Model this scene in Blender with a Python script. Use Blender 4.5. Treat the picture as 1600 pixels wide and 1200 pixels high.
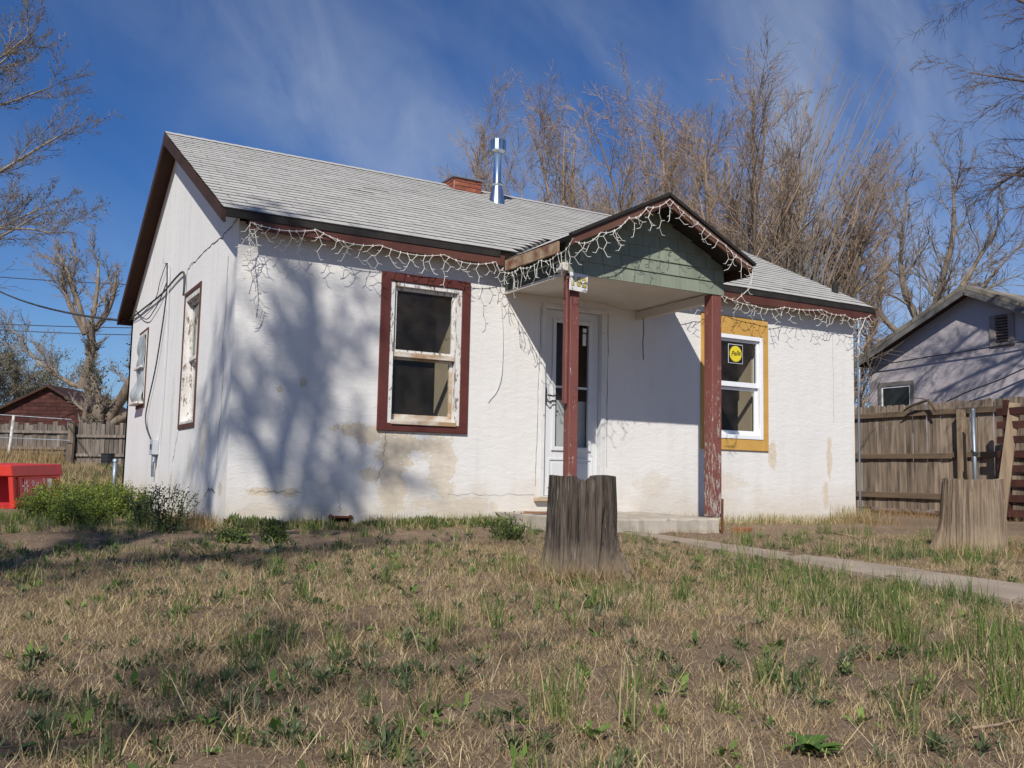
import bpy, bmesh, math, random
import numpy as np
from mathutils import Vector, Matrix

for o in list(bpy.data.objects):
    bpy.data.objects.remove(o)
S = bpy.context.scene
COL = S.collection
rng = random.Random(7)
nr = np.random.RandomState(11)

# ------------------------------------------------------------------ camera
CAM = np.array((-1.9911, -8.6658, 0.5011))
FPX = 1479.5
PITCH, ROLL, YAW = 0.0984, 0.0206, -0.515
_f = np.array((-math.sin(YAW) * math.cos(PITCH), math.cos(YAW) * math.cos(PITCH), math.sin(PITCH)))
_r0 = np.array((math.cos(YAW), math.sin(YAW), 0.0))
_u0 = np.cross(_r0, _f)
_r = math.cos(ROLL) * _r0 + math.sin(ROLL) * _u0
_u = -math.sin(ROLL) * _r0 + math.cos(ROLL) * _u0
cam_data = bpy.data.cameras.new("camera")
cam_data.sensor_width = 36.0
cam_data.lens = FPX / 1600 * 36
cam_data.clip_start = 0.05
cam_data.clip_end = 2000
cam = bpy.data.objects.new("camera", cam_data)
COL.objects.link(cam)
cam.matrix_world = Matrix(((_r[0], _u[0], -_f[0], CAM[0]), (_r[1], _u[1], -_f[1], CAM[1]), (_r[2], _u[2], -_f[2], CAM[2]), (0, 0, 0, 1)))
S.camera = cam

# ------------------------------------------------------------------ sky, sun, exposure
SUN_TO = Vector((-0.93, -1.19, 1.28)).normalized()      # towards the sun
elev = math.asin(SUN_TO.z)
azim = math.atan2(SUN_TO.x, SUN_TO.y)
W = bpy.data.worlds.new("World")
S.world = W
W.use_nodes = True
SKYLOC = (6.6, 14.7, -5.3)
wn, wl = W.node_tree.nodes, W.node_tree.links
wn.clear()
out = wn.new("ShaderNodeOutputWorld")
bg = wn.new("ShaderNodeBackground")
bg.inputs[1].default_value = 0.075
sky = wn.new("ShaderNodeTexSky")
sky.sky_type = 'NISHITA'
sky.sun_disc = False
sky.sun_elevation = elev
sky.sun_rotation = azim % (2 * math.pi)
sky.altitude = 1400
sky.air_density = 1.0
sky.dust_density = 0.25
sky.ozone_density = 2.5
hs = wn.new("ShaderNodeHueSaturation")
hs.inputs['Hue'].default_value = 0.513
hs.inputs['Saturation'].default_value = 1.36
hs.inputs['Value'].default_value = 1.16
wl.new(sky.outputs[0], hs.inputs['Color'])
tc = wn.new("ShaderNodeTexCoord")
sep = wn.new("ShaderNodeSeparateXYZ")
wl.new(tc.outputs['Generated'], sep.inputs[0])
# cirrus combed along one slanting direction of the sky
def wdot(vec):
    d = wn.new("ShaderNodeVectorMath"); d.operation = 'DOT_PRODUCT'; wl.new(tc.outputs['Generated'], d.inputs[0]); d.inputs[1].default_value = tuple(float(c) for c in vec); return d.outputs['Value']
_along = .50 * _r - .87 * np.array((0, 0, 1.0)); _across = .87 * _r + .50 * np.array((0, 0, 1.0))
def wcomb(sa, sb, sc):
    cbn = wn.new("ShaderNodeCombineXYZ")
    for i, (v, k) in enumerate(((_along, sa), (_across, sb), (_f, sc))): wl.new(wdot(np.array(v) * k), cbn.inputs[i])
    ad = wn.new("ShaderNodeVectorMath"); ad.operation = 'ADD'; ad.inputs[1].default_value = SKYLOC; wl.new(cbn.outputs[0], ad.inputs[0]); return ad.outputs[0]
n1 = wn.new("ShaderNodeTexNoise"); n1.inputs['Scale'].default_value = 0.85; n1.inputs['Detail'].default_value = 5; n1.inputs['Roughness'].default_value = .5; n1.inputs['Distortion'].default_value = 0.7
wl.new(wcomb(1.5, 3.0, 2.0), n1.inputs['Vector'])
n2 = wn.new("ShaderNodeTexNoise"); n2.inputs['Scale'].default_value = 2.0; n2.inputs['Detail'].default_value = 7; n2.inputs['Roughness'].default_value = .6; n2.inputs['Distortion'].default_value = 1.0
wl.new(wcomb(1.9, 4.6, 3.0), n2.inputs['Vector'])
r1 = wn.new("ShaderNodeMapRange"); r1.interpolation_type = 'SMOOTHSTEP'; r1.inputs[1].default_value = .36; r1.inputs[2].default_value = .74; wl.new(n1.outputs[0], r1.inputs[0])
r2 = wn.new("ShaderNodeMapRange"); r2.inputs[1].default_value = .25; r2.inputs[2].default_value = .75; r2.inputs[3].default_value = .25; wl.new(n2.outputs[0], r2.inputs[0])
mm = wn.new("ShaderNodeMath"); mm.operation = 'MULTIPLY'; wl.new(r1.outputs[0], mm.inputs[0]); wl.new(r2.outputs[0], mm.inputs[1])
# the cirrus thickens toward the east (+X) side of the sky
rx = wn.new("ShaderNodeMapRange"); rx.inputs[1].default_value = .08; rx.inputs[2].default_value = .78; rx.inputs[3].default_value = .20; rx.inputs[4].default_value = 1.0; wl.new(sep.outputs[0], rx.inputs[0])
m3 = wn.new("ShaderNodeMath"); m3.operation = 'MULTIPLY'; wl.new(mm.outputs[0], m3.inputs[0]); wl.new(rx.outputs[0], m3.inputs[1])
mx = wn.new("ShaderNodeMixRGB"); mx.inputs['Color2'].default_value = (7.2, 8.0, 9.0, 1)
hz_f = wn.new("ShaderNodeMapRange"); hz_f.interpolation_type = 'SMOOTHSTEP'; hz_f.inputs[1].default_value = -.02; hz_f.inputs[2].default_value = .20; hz_f.inputs[3].default_value = .9; hz_f.inputs[4].default_value = 0
wl.new(sep.outputs[2], hz_f.inputs[0])
hz_m = wn.new("ShaderNodeMixRGB"); hz_m.inputs['Color2'].default_value = (2.1, 4.3, 7.8, 1)
wl.new(hz_f.outputs[0], hz_m.inputs['Fac']); wl.new(hs.outputs[0], hz_m.inputs['Color1'])
wl.new(m3.outputs[0], mx.inputs['Fac']); wl.new(hz_m.outputs[0], mx.inputs['Color1'])
wl.new(mx.outputs[0], bg.inputs[0])
wl.new(bg.outputs[0], out.inputs[0])

sun_d = bpy.data.lights.new("sun", 'SUN')
sun_d.energy = 4.7
sun_d.angle = math.radians(0.53)
sun_d.color = (1.0, 0.955, 0.895)
sun = bpy.data.objects.new("sun", sun_d)
sun.rotation_euler = (-SUN_TO).to_track_quat('-Z', 'Y').to_euler()
sun.location = (-8, -12, 14)
COL.objects.link(sun)
S.view_settings.view_transform = 'Standard'
S.view_settings.look = 'None'
S.view_settings.exposure = 0.06
S.view_settings.gamma = 1.0
S.view_settings.use_curve_mapping = False

# ------------------------------------------------------------------ placing helpers (surveyed from the photograph)
def ray(x, y):
    return _f + _r * (x - 800) / FPX - _u * (y - 600) / FPX
def ony(x, y, Y0):
    d = ray(x, y); t = (Y0 - CAM[1]) / d[1]; return CAM + t * d
def onx(x, y, X0):
    d = ray(x, y); t = (X0 - CAM[0]) / d[0]; return CAM + t * d
def deep(x, y, dd):
    return CAM + dd * ray(x, y)
def gbase(x, y):
    x = np.asarray(x, float); y = np.asarray(y, float)
    return -.03 * np.clip(-y - 1, 0, 9) + .035 * np.clip(y - 8, 0, 20)
_gw = [(nr.uniform(.6, 3.2), nr.uniform(0, 6.28), nr.uniform(0, 6.28)) for _ in range(14)]
def gz(x, y):
    x = np.asarray(x, float); y = np.asarray(y, float)
    h = np.zeros(np.broadcast(x, y).shape)
    for k, a, ph in _gw:
        h = h + math.sin(ph * 3 + 1) * .006 / k ** .6 * np.sin(k * (x * math.cos(a) + y * math.sin(a)) * 2 + ph)
    return gbase(x, y) + h
def ong(x, y):
    d = ray(x, y); z = 0.0
    for _ in range(50):
        t = (z - CAM[2]) / d[2]; p = CAM + t * d; z = .5 * z + .5 * float(gbase(p[0], p[1]))
    return p

# ------------------------------------------------------------------ object helpers
def link(o, parent=None):
    COL.objects.link(o)
    if parent is not None:
        o.parent = parent
    return o
def tag(o, label=None, cat=None, group=None, kind=None):
    if label: o['label'] = label
    if cat: o['category'] = cat
    if group: o['group'] = group
    if kind: o['kind'] = kind
    return o
def thing(name, label, cat, loc=(0, 0, 0), rz=0.0, group=None):
    o = bpy.data.objects.new(name, None)
    o.location = Vector([float(v) for v in loc]); o.rotation_euler = (0, 0, rz)
    o.empty_display_size = .1
    COL.objects.link(o)
    return tag(o, label, cat, group)

class MB:
    """collects shapes, then links them as one mesh object"""
    def __init__(self):
        self.v = []; self.f = []; self.m = []
    def add(self, vs, fs, mi=0):
        b = len(self.v)
        self.v += [tuple(float(c) for c in p) for p in vs]
        self.f += [tuple(i + b for i in f) for f in fs]
        self.m += [mi] * len(fs)
    def box(self, x0, x1, y0, y1, z0, z1, mi=0, M=None):
        vs = [(x0, y0, z0), (x1, y0, z0), (x1, y1, z0), (x0, y1, z0), (x0, y0, z1), (x1, y0, z1), (x1, y1, z1), (x0, y1, z1)]
        if M is not None: vs = [M @ Vector(p) for p in vs]
        self.add(vs, [(0, 3, 2, 1), (4, 5, 6, 7), (0, 1, 5, 4), (1, 2, 6, 5), (2, 3, 7, 6), (3, 0, 4, 7)], mi)
    def bar(self, a, b, w, h, up=(0, 0, 1), mi=0):
        a = Vector(a); b = Vector(b); d = (b - a).normalized(); up = Vector(up)
        s = d.cross(up).normalized(); t = s.cross(d).normalized()
        vs = [p + s * sx * w / 2 + t * sz * h / 2 for p in (a, b) for sx, sz in ((-1, -1), (1, -1), (1, 1), (-1, 1))]
        self.add(vs, [(3, 2, 1, 0), (4, 5, 6, 7), (0, 1, 5, 4), (1, 2, 6, 5), (2, 3, 7, 6), (3, 0, 4, 7)], mi)
    def tube(self, pts, r, k=6, mi=0, cap=True):
        pts = [Vector([float(c) for c in p]) for p in pts]
        rs = r if isinstance(r, (list, tuple)) else [r] * len(pts)
        base = len(self.v); n = len(pts); prev = None
        for i, p in enumerate(pts):
            d = (pts[min(i + 1, n - 1)] - pts[max(i - 1, 0)])
            if d.length < 1e-9: d = Vector((0, 0, 1))
            d.normalize()
            if prev is None:
                a = Vector((0, 0, 1)) if abs(d.z) < .9 else Vector((1, 0, 0))
                s = d.cross(a).normalized()
            else:
                s = (prev - d * prev.dot(d))
                if s.length < 1e-6: s = d.orthogonal()
                s.normalize()
            prev = s; t = d.cross(s)
            for j in range(k):
                an = 2 * math.pi * j / k
                self.v.append(tuple(p + (s * math.cos(an) + t * math.sin(an)) * rs[i]))
        for i in range(n - 1):
            for j in range(k):
                a = base + i * k + j; b = base + i * k + (j + 1) % k
                self.f.append((a, b, b + k, a + k)); self.m.append(mi)
        if cap:
            self.f.append(tuple(base + j for j in reversed(range(k)))); self.m.append(mi)
            self.f.append(tuple(base + (n - 1) * k + j for j in range(k))); self.m.append(mi)
    def lathe(self, prof, k=24, c=(0, 0), mi=0):
        base = len(self.v)
        for r, z in prof:
            for j in range(k):
                a = 2 * math.pi * j / k
                self.v.append((c[0] + r * math.cos(a), c[1] + r * math.sin(a), z))
        for i in range(len(prof) - 1):
            for j in range(k):
                a = base + i * k + j; b = base + i * k + (j + 1) % k
                self.f.append((a, b, b + k, a + k)); self.m.append(mi)
        self.f.append(tuple(base + (len(prof) - 1) * k + j for j in range(k))); self.m.append(mi)
    def mesh(self, name, mats, smooth=False, bevel=0):
        me = bpy.data.meshes.new(name)
        me.from_pydata(self.v, [], self.f)
        for m in (mats if isinstance(mats, (list, tuple)) else [mats]): me.materials.append(m)
        if any(self.m): me.polygons.foreach_set('material_index', self.m)
        if bevel:
            bm = bmesh.new(); bm.from_mesh(me)
            es = [e for e in bm.edges if len(e.link_faces) == 2 and e.calc_face_angle(0) > .6]
            bmesh.ops.bevel(bm, geom=es, offset=bevel, segments=1, affect='EDGES', clamp_overlap=True)
            bm.to_mesh(me); bm.free()
        if smooth: me.polygons.foreach_set('use_smooth', [True] * len(me.polygons))
        me.update()
        return me
    def build(self, name, mats, parent=None, smooth=False, bevel=0):
        return link(bpy.data.objects.new(name, self.mesh(name, mats, smooth, bevel)), parent)

def np_mesh(name, verts, quads=None, tris=None, mat=None, colors=None, smooth=False):
    me = bpy.data.meshes.new(name)
    verts = np.ascontiguousarray(verts, dtype=np.float32)
    me.vertices.add(len(verts)); me.vertices.foreach_set('co', verts.ravel())
    nq = 0 if quads is None else len(quads); nt = 0 if tris is None else len(tris)
    li = np.concatenate([a.ravel() for a in (quads, tris) if a is not None and len(a)]).astype(np.int32)
    me.loops.add(len(li)); me.loops.foreach_set('vertex_index', li)
    st = np.concatenate([np.arange(nq) * 4, nq * 4 + np.arange(nt) * 3]).astype(np.int32)
    me.polygons.add(nq + nt); me.polygons.foreach_set('loop_start', st)
    if smooth: me.polygons.foreach_set('use_smooth', np.ones(nq + nt, dtype=bool))
    if colors is not None:
        ca = me.color_attributes.new('Col', 'FLOAT_COLOR', 'POINT')
        c4 = np.ones((len(verts), 4), dtype=np.float32); c4[:, :3] = colors
        ca.data.foreach_set('color', c4.ravel())
    if mat: me.materials.append(mat)
    me.update(calc_edges=True); me.validate()
    return me

# ------------------------------------------------------------------ materials
def new_mat(name):
    m = bpy.data.materials.new(name); m.use_nodes = True
    nt = m.node_tree
    return m, nt.nodes, nt.links, nt.nodes['Principled BSDF']
def sock(b, n, v): b.inputs[n].default_value = v
def c4(c): return (c[0], c[1], c[2], 1)

def coords(n, l, scale=(1, 1, 1), rnd=False, kind='Object'):
    t = n.new("ShaderNodeTexCoord"); m = n.new("ShaderNodeMapping")
    m.inputs['Scale'].default_value = scale
    src = t.outputs[kind]
    if rnd:
        oi = n.new("ShaderNodeObjectInfo"); vm = n.new("ShaderNodeVectorMath"); vm.operation = 'SCALE'
        cbx = n.new("ShaderNodeCombineXYZ")
        for i in range(3): l.new(oi.outputs['Random'], cbx.inputs[i])
        vm.inputs['Scale'].default_value = 53.0; l.new(cbx.outputs[0], vm.inputs[0])
        va = n.new("ShaderNodeVectorMath"); va.operation = 'ADD'; l.new(src, va.inputs[0]); l.new(vm.outputs[0], va.inputs[1]); src = va.outputs[0]
    l.new(src, m.inputs[0])
    return m.outputs[0]
def noise(n, l, vec, scale, detail=5, rough=.55, dist=0):
    t = n.new("ShaderNodeTexNoise"); t.inputs['Scale'].default_value = scale; t.inputs['Detail'].default_value = detail
    t.inputs['Roughness'].default_value = rough; t.inputs['Distortion'].default_value = dist
    l.new(vec, t.inputs['Vector']); return t.outputs[0]
def step(n, l, v, a, b, lo=0, hi=1, smooth=False):
    r = n.new("ShaderNodeMapRange"); r.inputs[1].default_value = a; r.inputs[2].default_value = b
    r.inputs[3].default_value = lo; r.inputs[4].default_value = hi
    if smooth: r.interpolation_type = 'SMOOTHSTEP'
    l.new(v, r.inputs[0]); return r.outputs[0]
def mixc(n, l, f, a, b, mode='MIX'):
    x = n.new("ShaderNodeMixRGB"); x.blend_type = mode
    for i, s in enumerate((f, a, b)):
        if hasattr(s, 'is_output'): l.new(s, x.inputs[i])
        else: x.inputs[i].default_value = s if i == 0 else c4(s)
    return x.outputs[0]
def mth(n, l, op, a, b=None):
    x = n.new("ShaderNodeMath"); x.operation = op
    for i, s in enumerate((a, b)):
        if s is None: continue
        if hasattr(s, 'is_output'): l.new(s, x.inputs[i])
        else: x.inputs[i].default_value = s
    return x.outputs[0]
def bumpn(n, l, b, h, strength, dist=.01):
    x = n.new("ShaderNodeBump"); x.inputs['Strength'].default_value = strength; x.inputs['Distance'].default_value = dist
    l.new(h, x.inputs['Height']); l.new(x.outputs[0], b.inputs['Normal']); return x

def simple(name, c1, c2, scale=(6, 6, 6), nscale=1.0, lo=.35, hi=.65, rough=.8, bump=.25, bscale=6.0, rnd=0.0, flake=None, flake_at=(.6, .64), flake_scale=9, fl_stretch=(1, 1, 1), metal=0.0, spec=.3, detail=6, bdist=.01):
    m, n, l, b = new_mat(name)
    v = coords(n, l, scale, rnd > 0)
    f = step(n, l, noise(n, l, v, nscale, detail), lo, hi)
    col = mixc(n, l, f, c1, c2)
    if rnd > 0:
        oi = n.new("ShaderNodeObjectInfo")
        k = step(n, l, oi.outputs['Random'], 0, 1, 1 - rnd, 1 + rnd)
        hsn = n.new("ShaderNodeHueSaturation"); l.new(k, hsn.inputs['Value']); l.new(col, hsn.inputs['Color']); col = hsn.outputs[0]
    if flake is not None:
        v2 = coords(n, l, fl_stretch, rnd > 0)
        ff = step(n, l, noise(n, l, v2, flake_scale, 8, .65), flake_at[0], flake_at[1])
        col = mixc(n, l, ff, col, flake)
    l.new(col, b.inputs['Base Color'])
    sock(b, 'Roughness', rough); sock(b, 'Metallic', metal); sock(b, 'Specular IOR Level', spec)
    if bump > 0:
        bumpn(n, l, b, noise(n, l, v, bscale, 6, .6), bump, bdist)
    return m

def mat_glass(name, tint=(.9, .93, .93)):
    m, n, l, b = new_mat(name)
    n.remove(b)
    o = n['Material Output']
    tr = n.new("ShaderNodeBsdfTransparent"); tr.inputs[0].default_value = c4(tint)
    gl = n.new("ShaderNodeBsdfGlossy"); gl.inputs['Roughness'].default_value = .015
    fr = n.new("ShaderNodeLayerWeight")
    pw = mth(n, l, 'POWER', fr.outputs['Facing'], 5.0)
    kk = mth(n, l, 'ADD', mth(n, l, 'MULTIPLY', pw, .95), .022)
    t = coords(n, l, (1, 1, 1))
    bp = n.new("ShaderNodeBump"); bp.inputs['Strength'].default_value = .04; bp.inputs['Distance'].default_value = .02
    l.new(noise(n, l, t, 3.0, 1), bp.inputs['Height']); l.new(bp.outputs[0], gl.inputs['Normal'])
    mxs = n.new("ShaderNodeMixShader"); l.new(kk, mxs.inputs[0]); l.new(tr.outputs[0], mxs.inputs[1]); l.new(gl.outputs[0], mxs.inputs[2])
    # dust on the panes
    df = n.new("ShaderNodeBsdfDiffuse"); df.inputs[0].default_value = (.50, .39, .29, 1)
    ms2 = n.new("ShaderNodeMixShader")
    l.new(step(n, l, noise(n, l, t, 5.0, 6), .4, .95, 0.018, .085), ms2.inputs[0])
    l.new(mxs.outputs[0], ms2.inputs[1]); l.new(df.outputs[0], ms2.inputs[2])
    l.new(ms2.outputs[0], o.inputs[0])
    return m

def stucco(name, base, patch, patches, streak=.12, dirt=(.50, .40, .28), wave=.5):
    """painted stucco: trowel relief, flaked patches that lie at fixed places, rain splash at the foot"""
    m, n, l, b = new_mat(name)
    v = coords(n, l)
    n_big = noise(n, l, v, 1.3, 4)
    col = mixc(n, l, step(n, l, n_big, .3, .7), [c * .93 for c in base], base)
    vs = coords(n, l, (9, 9, .7))
    col = mixc(n, l, step(n, l, noise(n, l, vs, 1.0, 6, .6), .5, .8, 0, streak), col, (.42, .40, .37))
    wob = noise(n, l, v, 7.0, 7, .62)
    wobc = mth(n, l, 'ADD', mth(n, l, 'MULTIPLY', mth(n, l, 'SUBTRACT', wob, .5), 2.6), mth(n, l, 'MULTIPLY', mth(n, l, 'SUBTRACT', noise(n, l, v, 32.0, 5, .6), .5), 1.3))
    tot = None
    for (x, y, z, sx, sy, sz, a) in patches:
        mpn = n.new("ShaderNodeMapping"); mpn.vector_type = 'POINT'
        mpn.inputs['Location'].default_value = (-x / sx, -y / sy, -z / sz); mpn.inputs['Scale'].default_value = (1 / sx, 1 / sy, 1 / sz)
        l.new(v, mpn.inputs[0])
        ln = n.new("ShaderNodeVectorMath"); ln.operation = 'LENGTH'; l.new(mpn.outputs[0], ln.inputs[0])
        q = step(n, l, mth(n, l, 'ADD', ln.outputs['Value'], wobc), .86, .96, a, 0)
        tot = q if tot is None else mth(n, l, 'MAXIMUM', tot, q)
    pcol = mixc(n, l, step(n, l, noise(n, l, v, 14, 5), .35, .65), patch, [c * .82 for c in patch])
    if tot is not None: col = mixc(n, l, tot, col, pcol)
    # small scattered chips
    chips = step(n, l, noise(n, l, coords(n, l, (1, 1, 1.4)), 5.5, 8, .7), .685, .70, 0, .8)
    col = mixc(n, l, chips, col, pcol)
    sp = n.new("ShaderNodeSeparateXYZ"); l.new(v, sp.inputs[0])
    hh = mth(n, l, 'ADD', sp.outputs[2], mth(n, l, 'MULTIPLY', mth(n, l, 'SUBTRACT', noise(n, l, v, 3.0, 6), .5), .9))
    col = mixc(n, l, step(n, l, hh, .02, .62, .55, 0, True), col, dirt)
    l.new(col, b.inputs['Base Color'])
    sock(b, 'Roughness', .88); sock(b, 'Specular IOR Level', .2)
    vb = coords(n, l, (1, 1, 2.6))
    h = mth(n, l, 'ADD', mth(n, l, 'MULTIPLY', noise(n, l, vb, 6, 5, .55, .6), .8), mth(n, l, 'MULTIPLY', noise(n, l, vb, 26, 5, .6), .35))
    if tot is not None: h = mth(n, l, 'SUBTRACT', h, mth(n, l, 'MULTIPLY', mth(n, l, 'MAXIMUM', tot, chips), .12))
    bumpn(n, l, b, h, wave, .03)
    return m

def attr_mat(name, rough=.7, trans=.25):
    m, n, l, b = new_mat(name)
    a = n.new("ShaderNodeVertexColor"); a.layer_name = 'Col'
    l.new(a.outputs[0], b.inputs['Base Color']); sock(b, 'Roughness', rough); sock(b, 'Specular IOR Level', .25)
    if trans:
        o = n['Material Output']; t = n.new("ShaderNodeBsdfTranslucent"); l.new(a.outputs[0], t.inputs[0])
        x = n.new("ShaderNodeMixShader"); x.inputs[0].default_value = trans
        l.new(b.outputs[0], x.inputs[1]); l.new(t.outputs[0], x.inputs[2]); l.new(x.outputs[0], o.inputs[0])
    return m

front_patches = [(1.18, 0, .93, .20, 1, .07, 1), (1.33, 0, .86, .14, 1, .10, 1), (1.62, 0, .76, .22, 1, .20, 1), (1.60, 0, .40, .16, 1, .34, .9),
                 (2.12, 0, .62, .16, 1, .42, .75), (1.86, 0, .80, .30, 1, .07, .9), (.58, 0, .32, .11, 1, .05, 1), (.30, 0, .33, .13, 1, .045, 1), (1.36, 0, .50, .10, 1, .08, .9),
                 (.66, 0, 1.35, .035, 1, .05, 1), (.44, 0, 1.27, .03, 1, .04, 1), (6.66, 0, .82, .07, 1, .22, .9), (7.66, 0, .85, .05, 1, .30, .9), (7.60, 0, .35, .06, 1, .2, .8),
                 (2.3, 0, .2, .5, 1, .1, .6), (.6, 0, .15, .6, 1, .06, .5), (4.8, 0, .45, .25, 1, .16, .4), (5.9, 0, .5, .3, 1, .12, .45), (1.7, 0, 1.0, .09, 1, .03, .8)]
side_patches = [(0, 1.1, .85, 1, .25, .30, .45), (0, 2.9, 1.1, 1, .10, .5, .35), (0, 2.75, .35, 1, .10, .16, .7), (0, .25, .35, 1, .08, .08, .9), (0, 1.7, .6, 1, .12, .2, .4), (0, 4.6, .2, 1, .5, .12, .5)]
M_front = stucco("stucco_front", (.735, .715, .670), (.66, .57, .43), front_patches, .17, (.56, .47, .355), .26)
M_side = stucco("stucco_side", (.80, .785, .74), (.58, .53, .40), side_patches, .30, (.60, .53, .42), .13)  # base made lighter than the front to imitate a more brightly lit wall
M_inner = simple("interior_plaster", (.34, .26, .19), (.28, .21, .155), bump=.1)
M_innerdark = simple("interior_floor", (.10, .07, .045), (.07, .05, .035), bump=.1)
M_trim = simple("oxblood_paint", (.088, .023, .018), (.112, .032, .024), (4, 4, 4), flake=(.55, .50, .44), flake_at=(.715, .74), flake_scale=13, rough=.6, bump=.25, bscale=8)
M_post_plain = simple("flaking_post_paint_plain", (.135, .03, .022), (.18, .045, .03), (4, 4, 2), flake=(.42, .38, .33), flake_at=(.60, .64), flake_scale=16, fl_stretch=(1.6, 1.6, .45), rough=.65, bump=.4, bscale=8)
def post_mat(name, lo_z, hi_z):
    m, n, l, b = new_mat(name)
    v = coords(n, l, (4, 4, 2)); col = mixc(n, l, step(n, l, noise(n, l, v, 1, 6), .35, .65), (.15, .046, .036), (.20, .066, .050))
    sp = n.new("ShaderNodeSeparateXYZ"); l.new(coords(n, l), sp.inputs[0])
    thr = step(n, l, sp.outputs[2], lo_z, hi_z, .50, .645)
    ns = noise(n, l, coords(n, l, (2.2, 2.2, .55)), 22, 8, .68)
    ff = step(n, l, mth(n, l, 'SUBTRACT', ns, thr), -.01, .02)
    flk = mixc(n, l, step(n, l, noise(n, l, coords(n, l, (3, 3, 1)), 20, 5), .4, .6), (.46, .41, .36), (.26, .20, .16))
    col = mixc(n, l, ff, col, flk)
    l.new(col, b.inputs['Base Color']); sock(b, 'Roughness', .65)
    bumpn(n, l, b, mth(n, l, 'SUBTRACT', noise(n, l, v, 8, 6), ff), .35, .006)
    return m
M_post = post_mat("flaking_post_paint", .25, .75)
M_postb = post_mat("heavily_flaking_post_paint", .3, 1.9)
M_postb_old = simple("heavily_flaking_post_paint", (.135, .03, .022), (.18, .045, .03), (4, 4, 2), flake=(.46, .41, .35), flake_at=(.50, .55), flake_scale=15, fl_stretch=(1.6, 1.6, .4), rough=.65, bump=.5, bscale=8)
M_frieze = simple("frieze_paint", (.082, .028, .020), (.115, .045, .030), (3, 3, 3), flake=(.36, .27, .18), flake_at=(.66, .70), flake_scale=7, fl_stretch=(.5, 1, 2), rough=.6, bump=.3)
M_worn = simple("worn_fascia", (.16, .065, .04), (.40, .30, .19), (3, 5, 6), lo=.38, hi=.62, rough=.75, bump=.5, bscale=5)
M_barge = simple("brown_barge_paint", (.105, .045, .030), (.15, .075, .05), (3, 3, 3), flake=(.30, .22, .15), flake_at=(.66, .72), flake_scale=8, rough=.7, bump=.3)
M_sidetrim = simple("bare_brown_trim", (.12, .05, .030), (.075, .035, .024), (5, 5, 5), flake=(.45, .40, .34), flake_at=(.66, .70), flake_scale=15, rough=.7, bump=.3)
M_brown = simple("dark_brown_boards", (.060, .028, .016), (.040, .019, .012), (3, 3, 3), rough=.7, bump=.25)
M_mustard = simple("mustard_paint", (.56, .33, .085), (.50, .285, .07), (4, 4, 4), flake=(.62, .42, .16), flake_at=(.68, .72), flake_scale=12, rough=.65, bump=.2)
M_oldwhite = simple("peeling_white_paint", (.72, .70, .66), (.62, .60, .56), (5, 5, 3), flake=(.22, .165, .11), flake_at=(.545, .60), flake_scale=20, fl_stretch=(1.5, 1.5, .45), rough=.75, bump=.5, bscale=8)
M_oldrail = simple("weathered_sash_wood", (.60, .55, .47), (.36, .24, .13), (4, 4, 9), lo=.4, hi=.6, rough=.75, bump=.4)
M_vinyl = simple("white_vinyl", (.80, .81, .82), (.77, .78, .79), rough=.35, bump=.03)
M_door = simple("door_paint", (.66, .66, .65), (.61, .615, .61), (2, 2, 2), rough=.45, bump=.06)
M_bronze = simple("dark_bronze", (.05, .045, .04), (.08, .07, .06), rough=.4, bump=.05, metal=.6)
M_glass = mat_glass("window_glass")
M_shingle = simple("grey_shingle", (.46, .445, .405), (.40, .385, .35), (2, 2, 2), rnd=.06, rough=.95, bump=.5, bscale=60, bdist=.004, nscale=1.2)
M_shedge = simple("shingle_cut_edge", (.07, .065, .06), (.04, .04, .035), rough=.95, bump=.1)
M_felt = simple("roof_underlay", (.16, .15, .14), (.11, .105, .10), rough=.95, bump=.2)
M_black = simple("black_edge", (.018, .016, .015), (.03, .026, .022), rough=.8, bump=.2)
M_green = simple("green_shake", (.245, .275, .205), (.195, .22, .165), (7, 7, 1.2), rnd=.10, rough=.85, bump=.45, bscale=5, flake=(.40, .44, .38), flake_at=(.68, .72), flake_scale=14)
M_soffit = simple("soffit_board", (.62, .58, .52), (.52, .48, .42), (2, 2, 2), rough=.8, bump=.12)
M_conc = simple("concrete", (.46, .41, .33), (.33, .29, .235), (5, 5, 5), rough=.95, bump=.5, bscale=9, flake=(.22, .20, .17), flake_at=(.64, .68), flake_scale=10)
M_walk = simple("walkway_concrete", (.37, .30, .225), (.28, .22, .16), (2.5, 2.5, 2.5), rough=.95, bump=.35, bscale=14)
M_galv = simple("galvanised_steel", (.60, .64, .68), (.48, .53, .58), (6, 6, 2), rough=.28, bump=.06, metal=1.0)
M_galvd = simple("dull_galvanised", (.30, .34, .38), (.22, .25, .28), (6, 6, 2), rough=.5, bump=.06, metal=.7)
M_brick = simple("red_brick", (.24, .072, .042), (.33, .11, .065), (7, 7, 7), rnd=.22, rough=.9, bump=.5, bscale=8)
M_mortar = simple("mortar", (.40, .36, .32), (.30, .27, .24), (9, 9, 9), rough=.95, bump=.4)
M_cable = simple("black_cable", (.045, .047, .05), (.06, .06, .062), rough=.6, bump=0)
M_cablew = simple("painted_cable", (.62, .63, .64), (.55, .56, .57), rough=.7, bump=0)
M_crack = simple("crack_dark", (.10, .09, .085), (.06, .055, .05), rough=1, bump=0)
M_icicle = simple("cream_light_cord", (.74, .715, .65), (.68, .65, .58), rough=.5, bump=0)
M_white = simple("white_paint_sign", (.74, .73, .70), (.62, .60, .55), (9, 9, 9), rough=.7, bump=.1)
M_yellow = simple("yellow_print", (.72, .58, .03), (.70, .56, .03), rough=.6, bump=0)
M_olive = simple("yellow_number_paint", (.55, .42, .06), (.48, .36, .05), rough=.6, bump=0)
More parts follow.
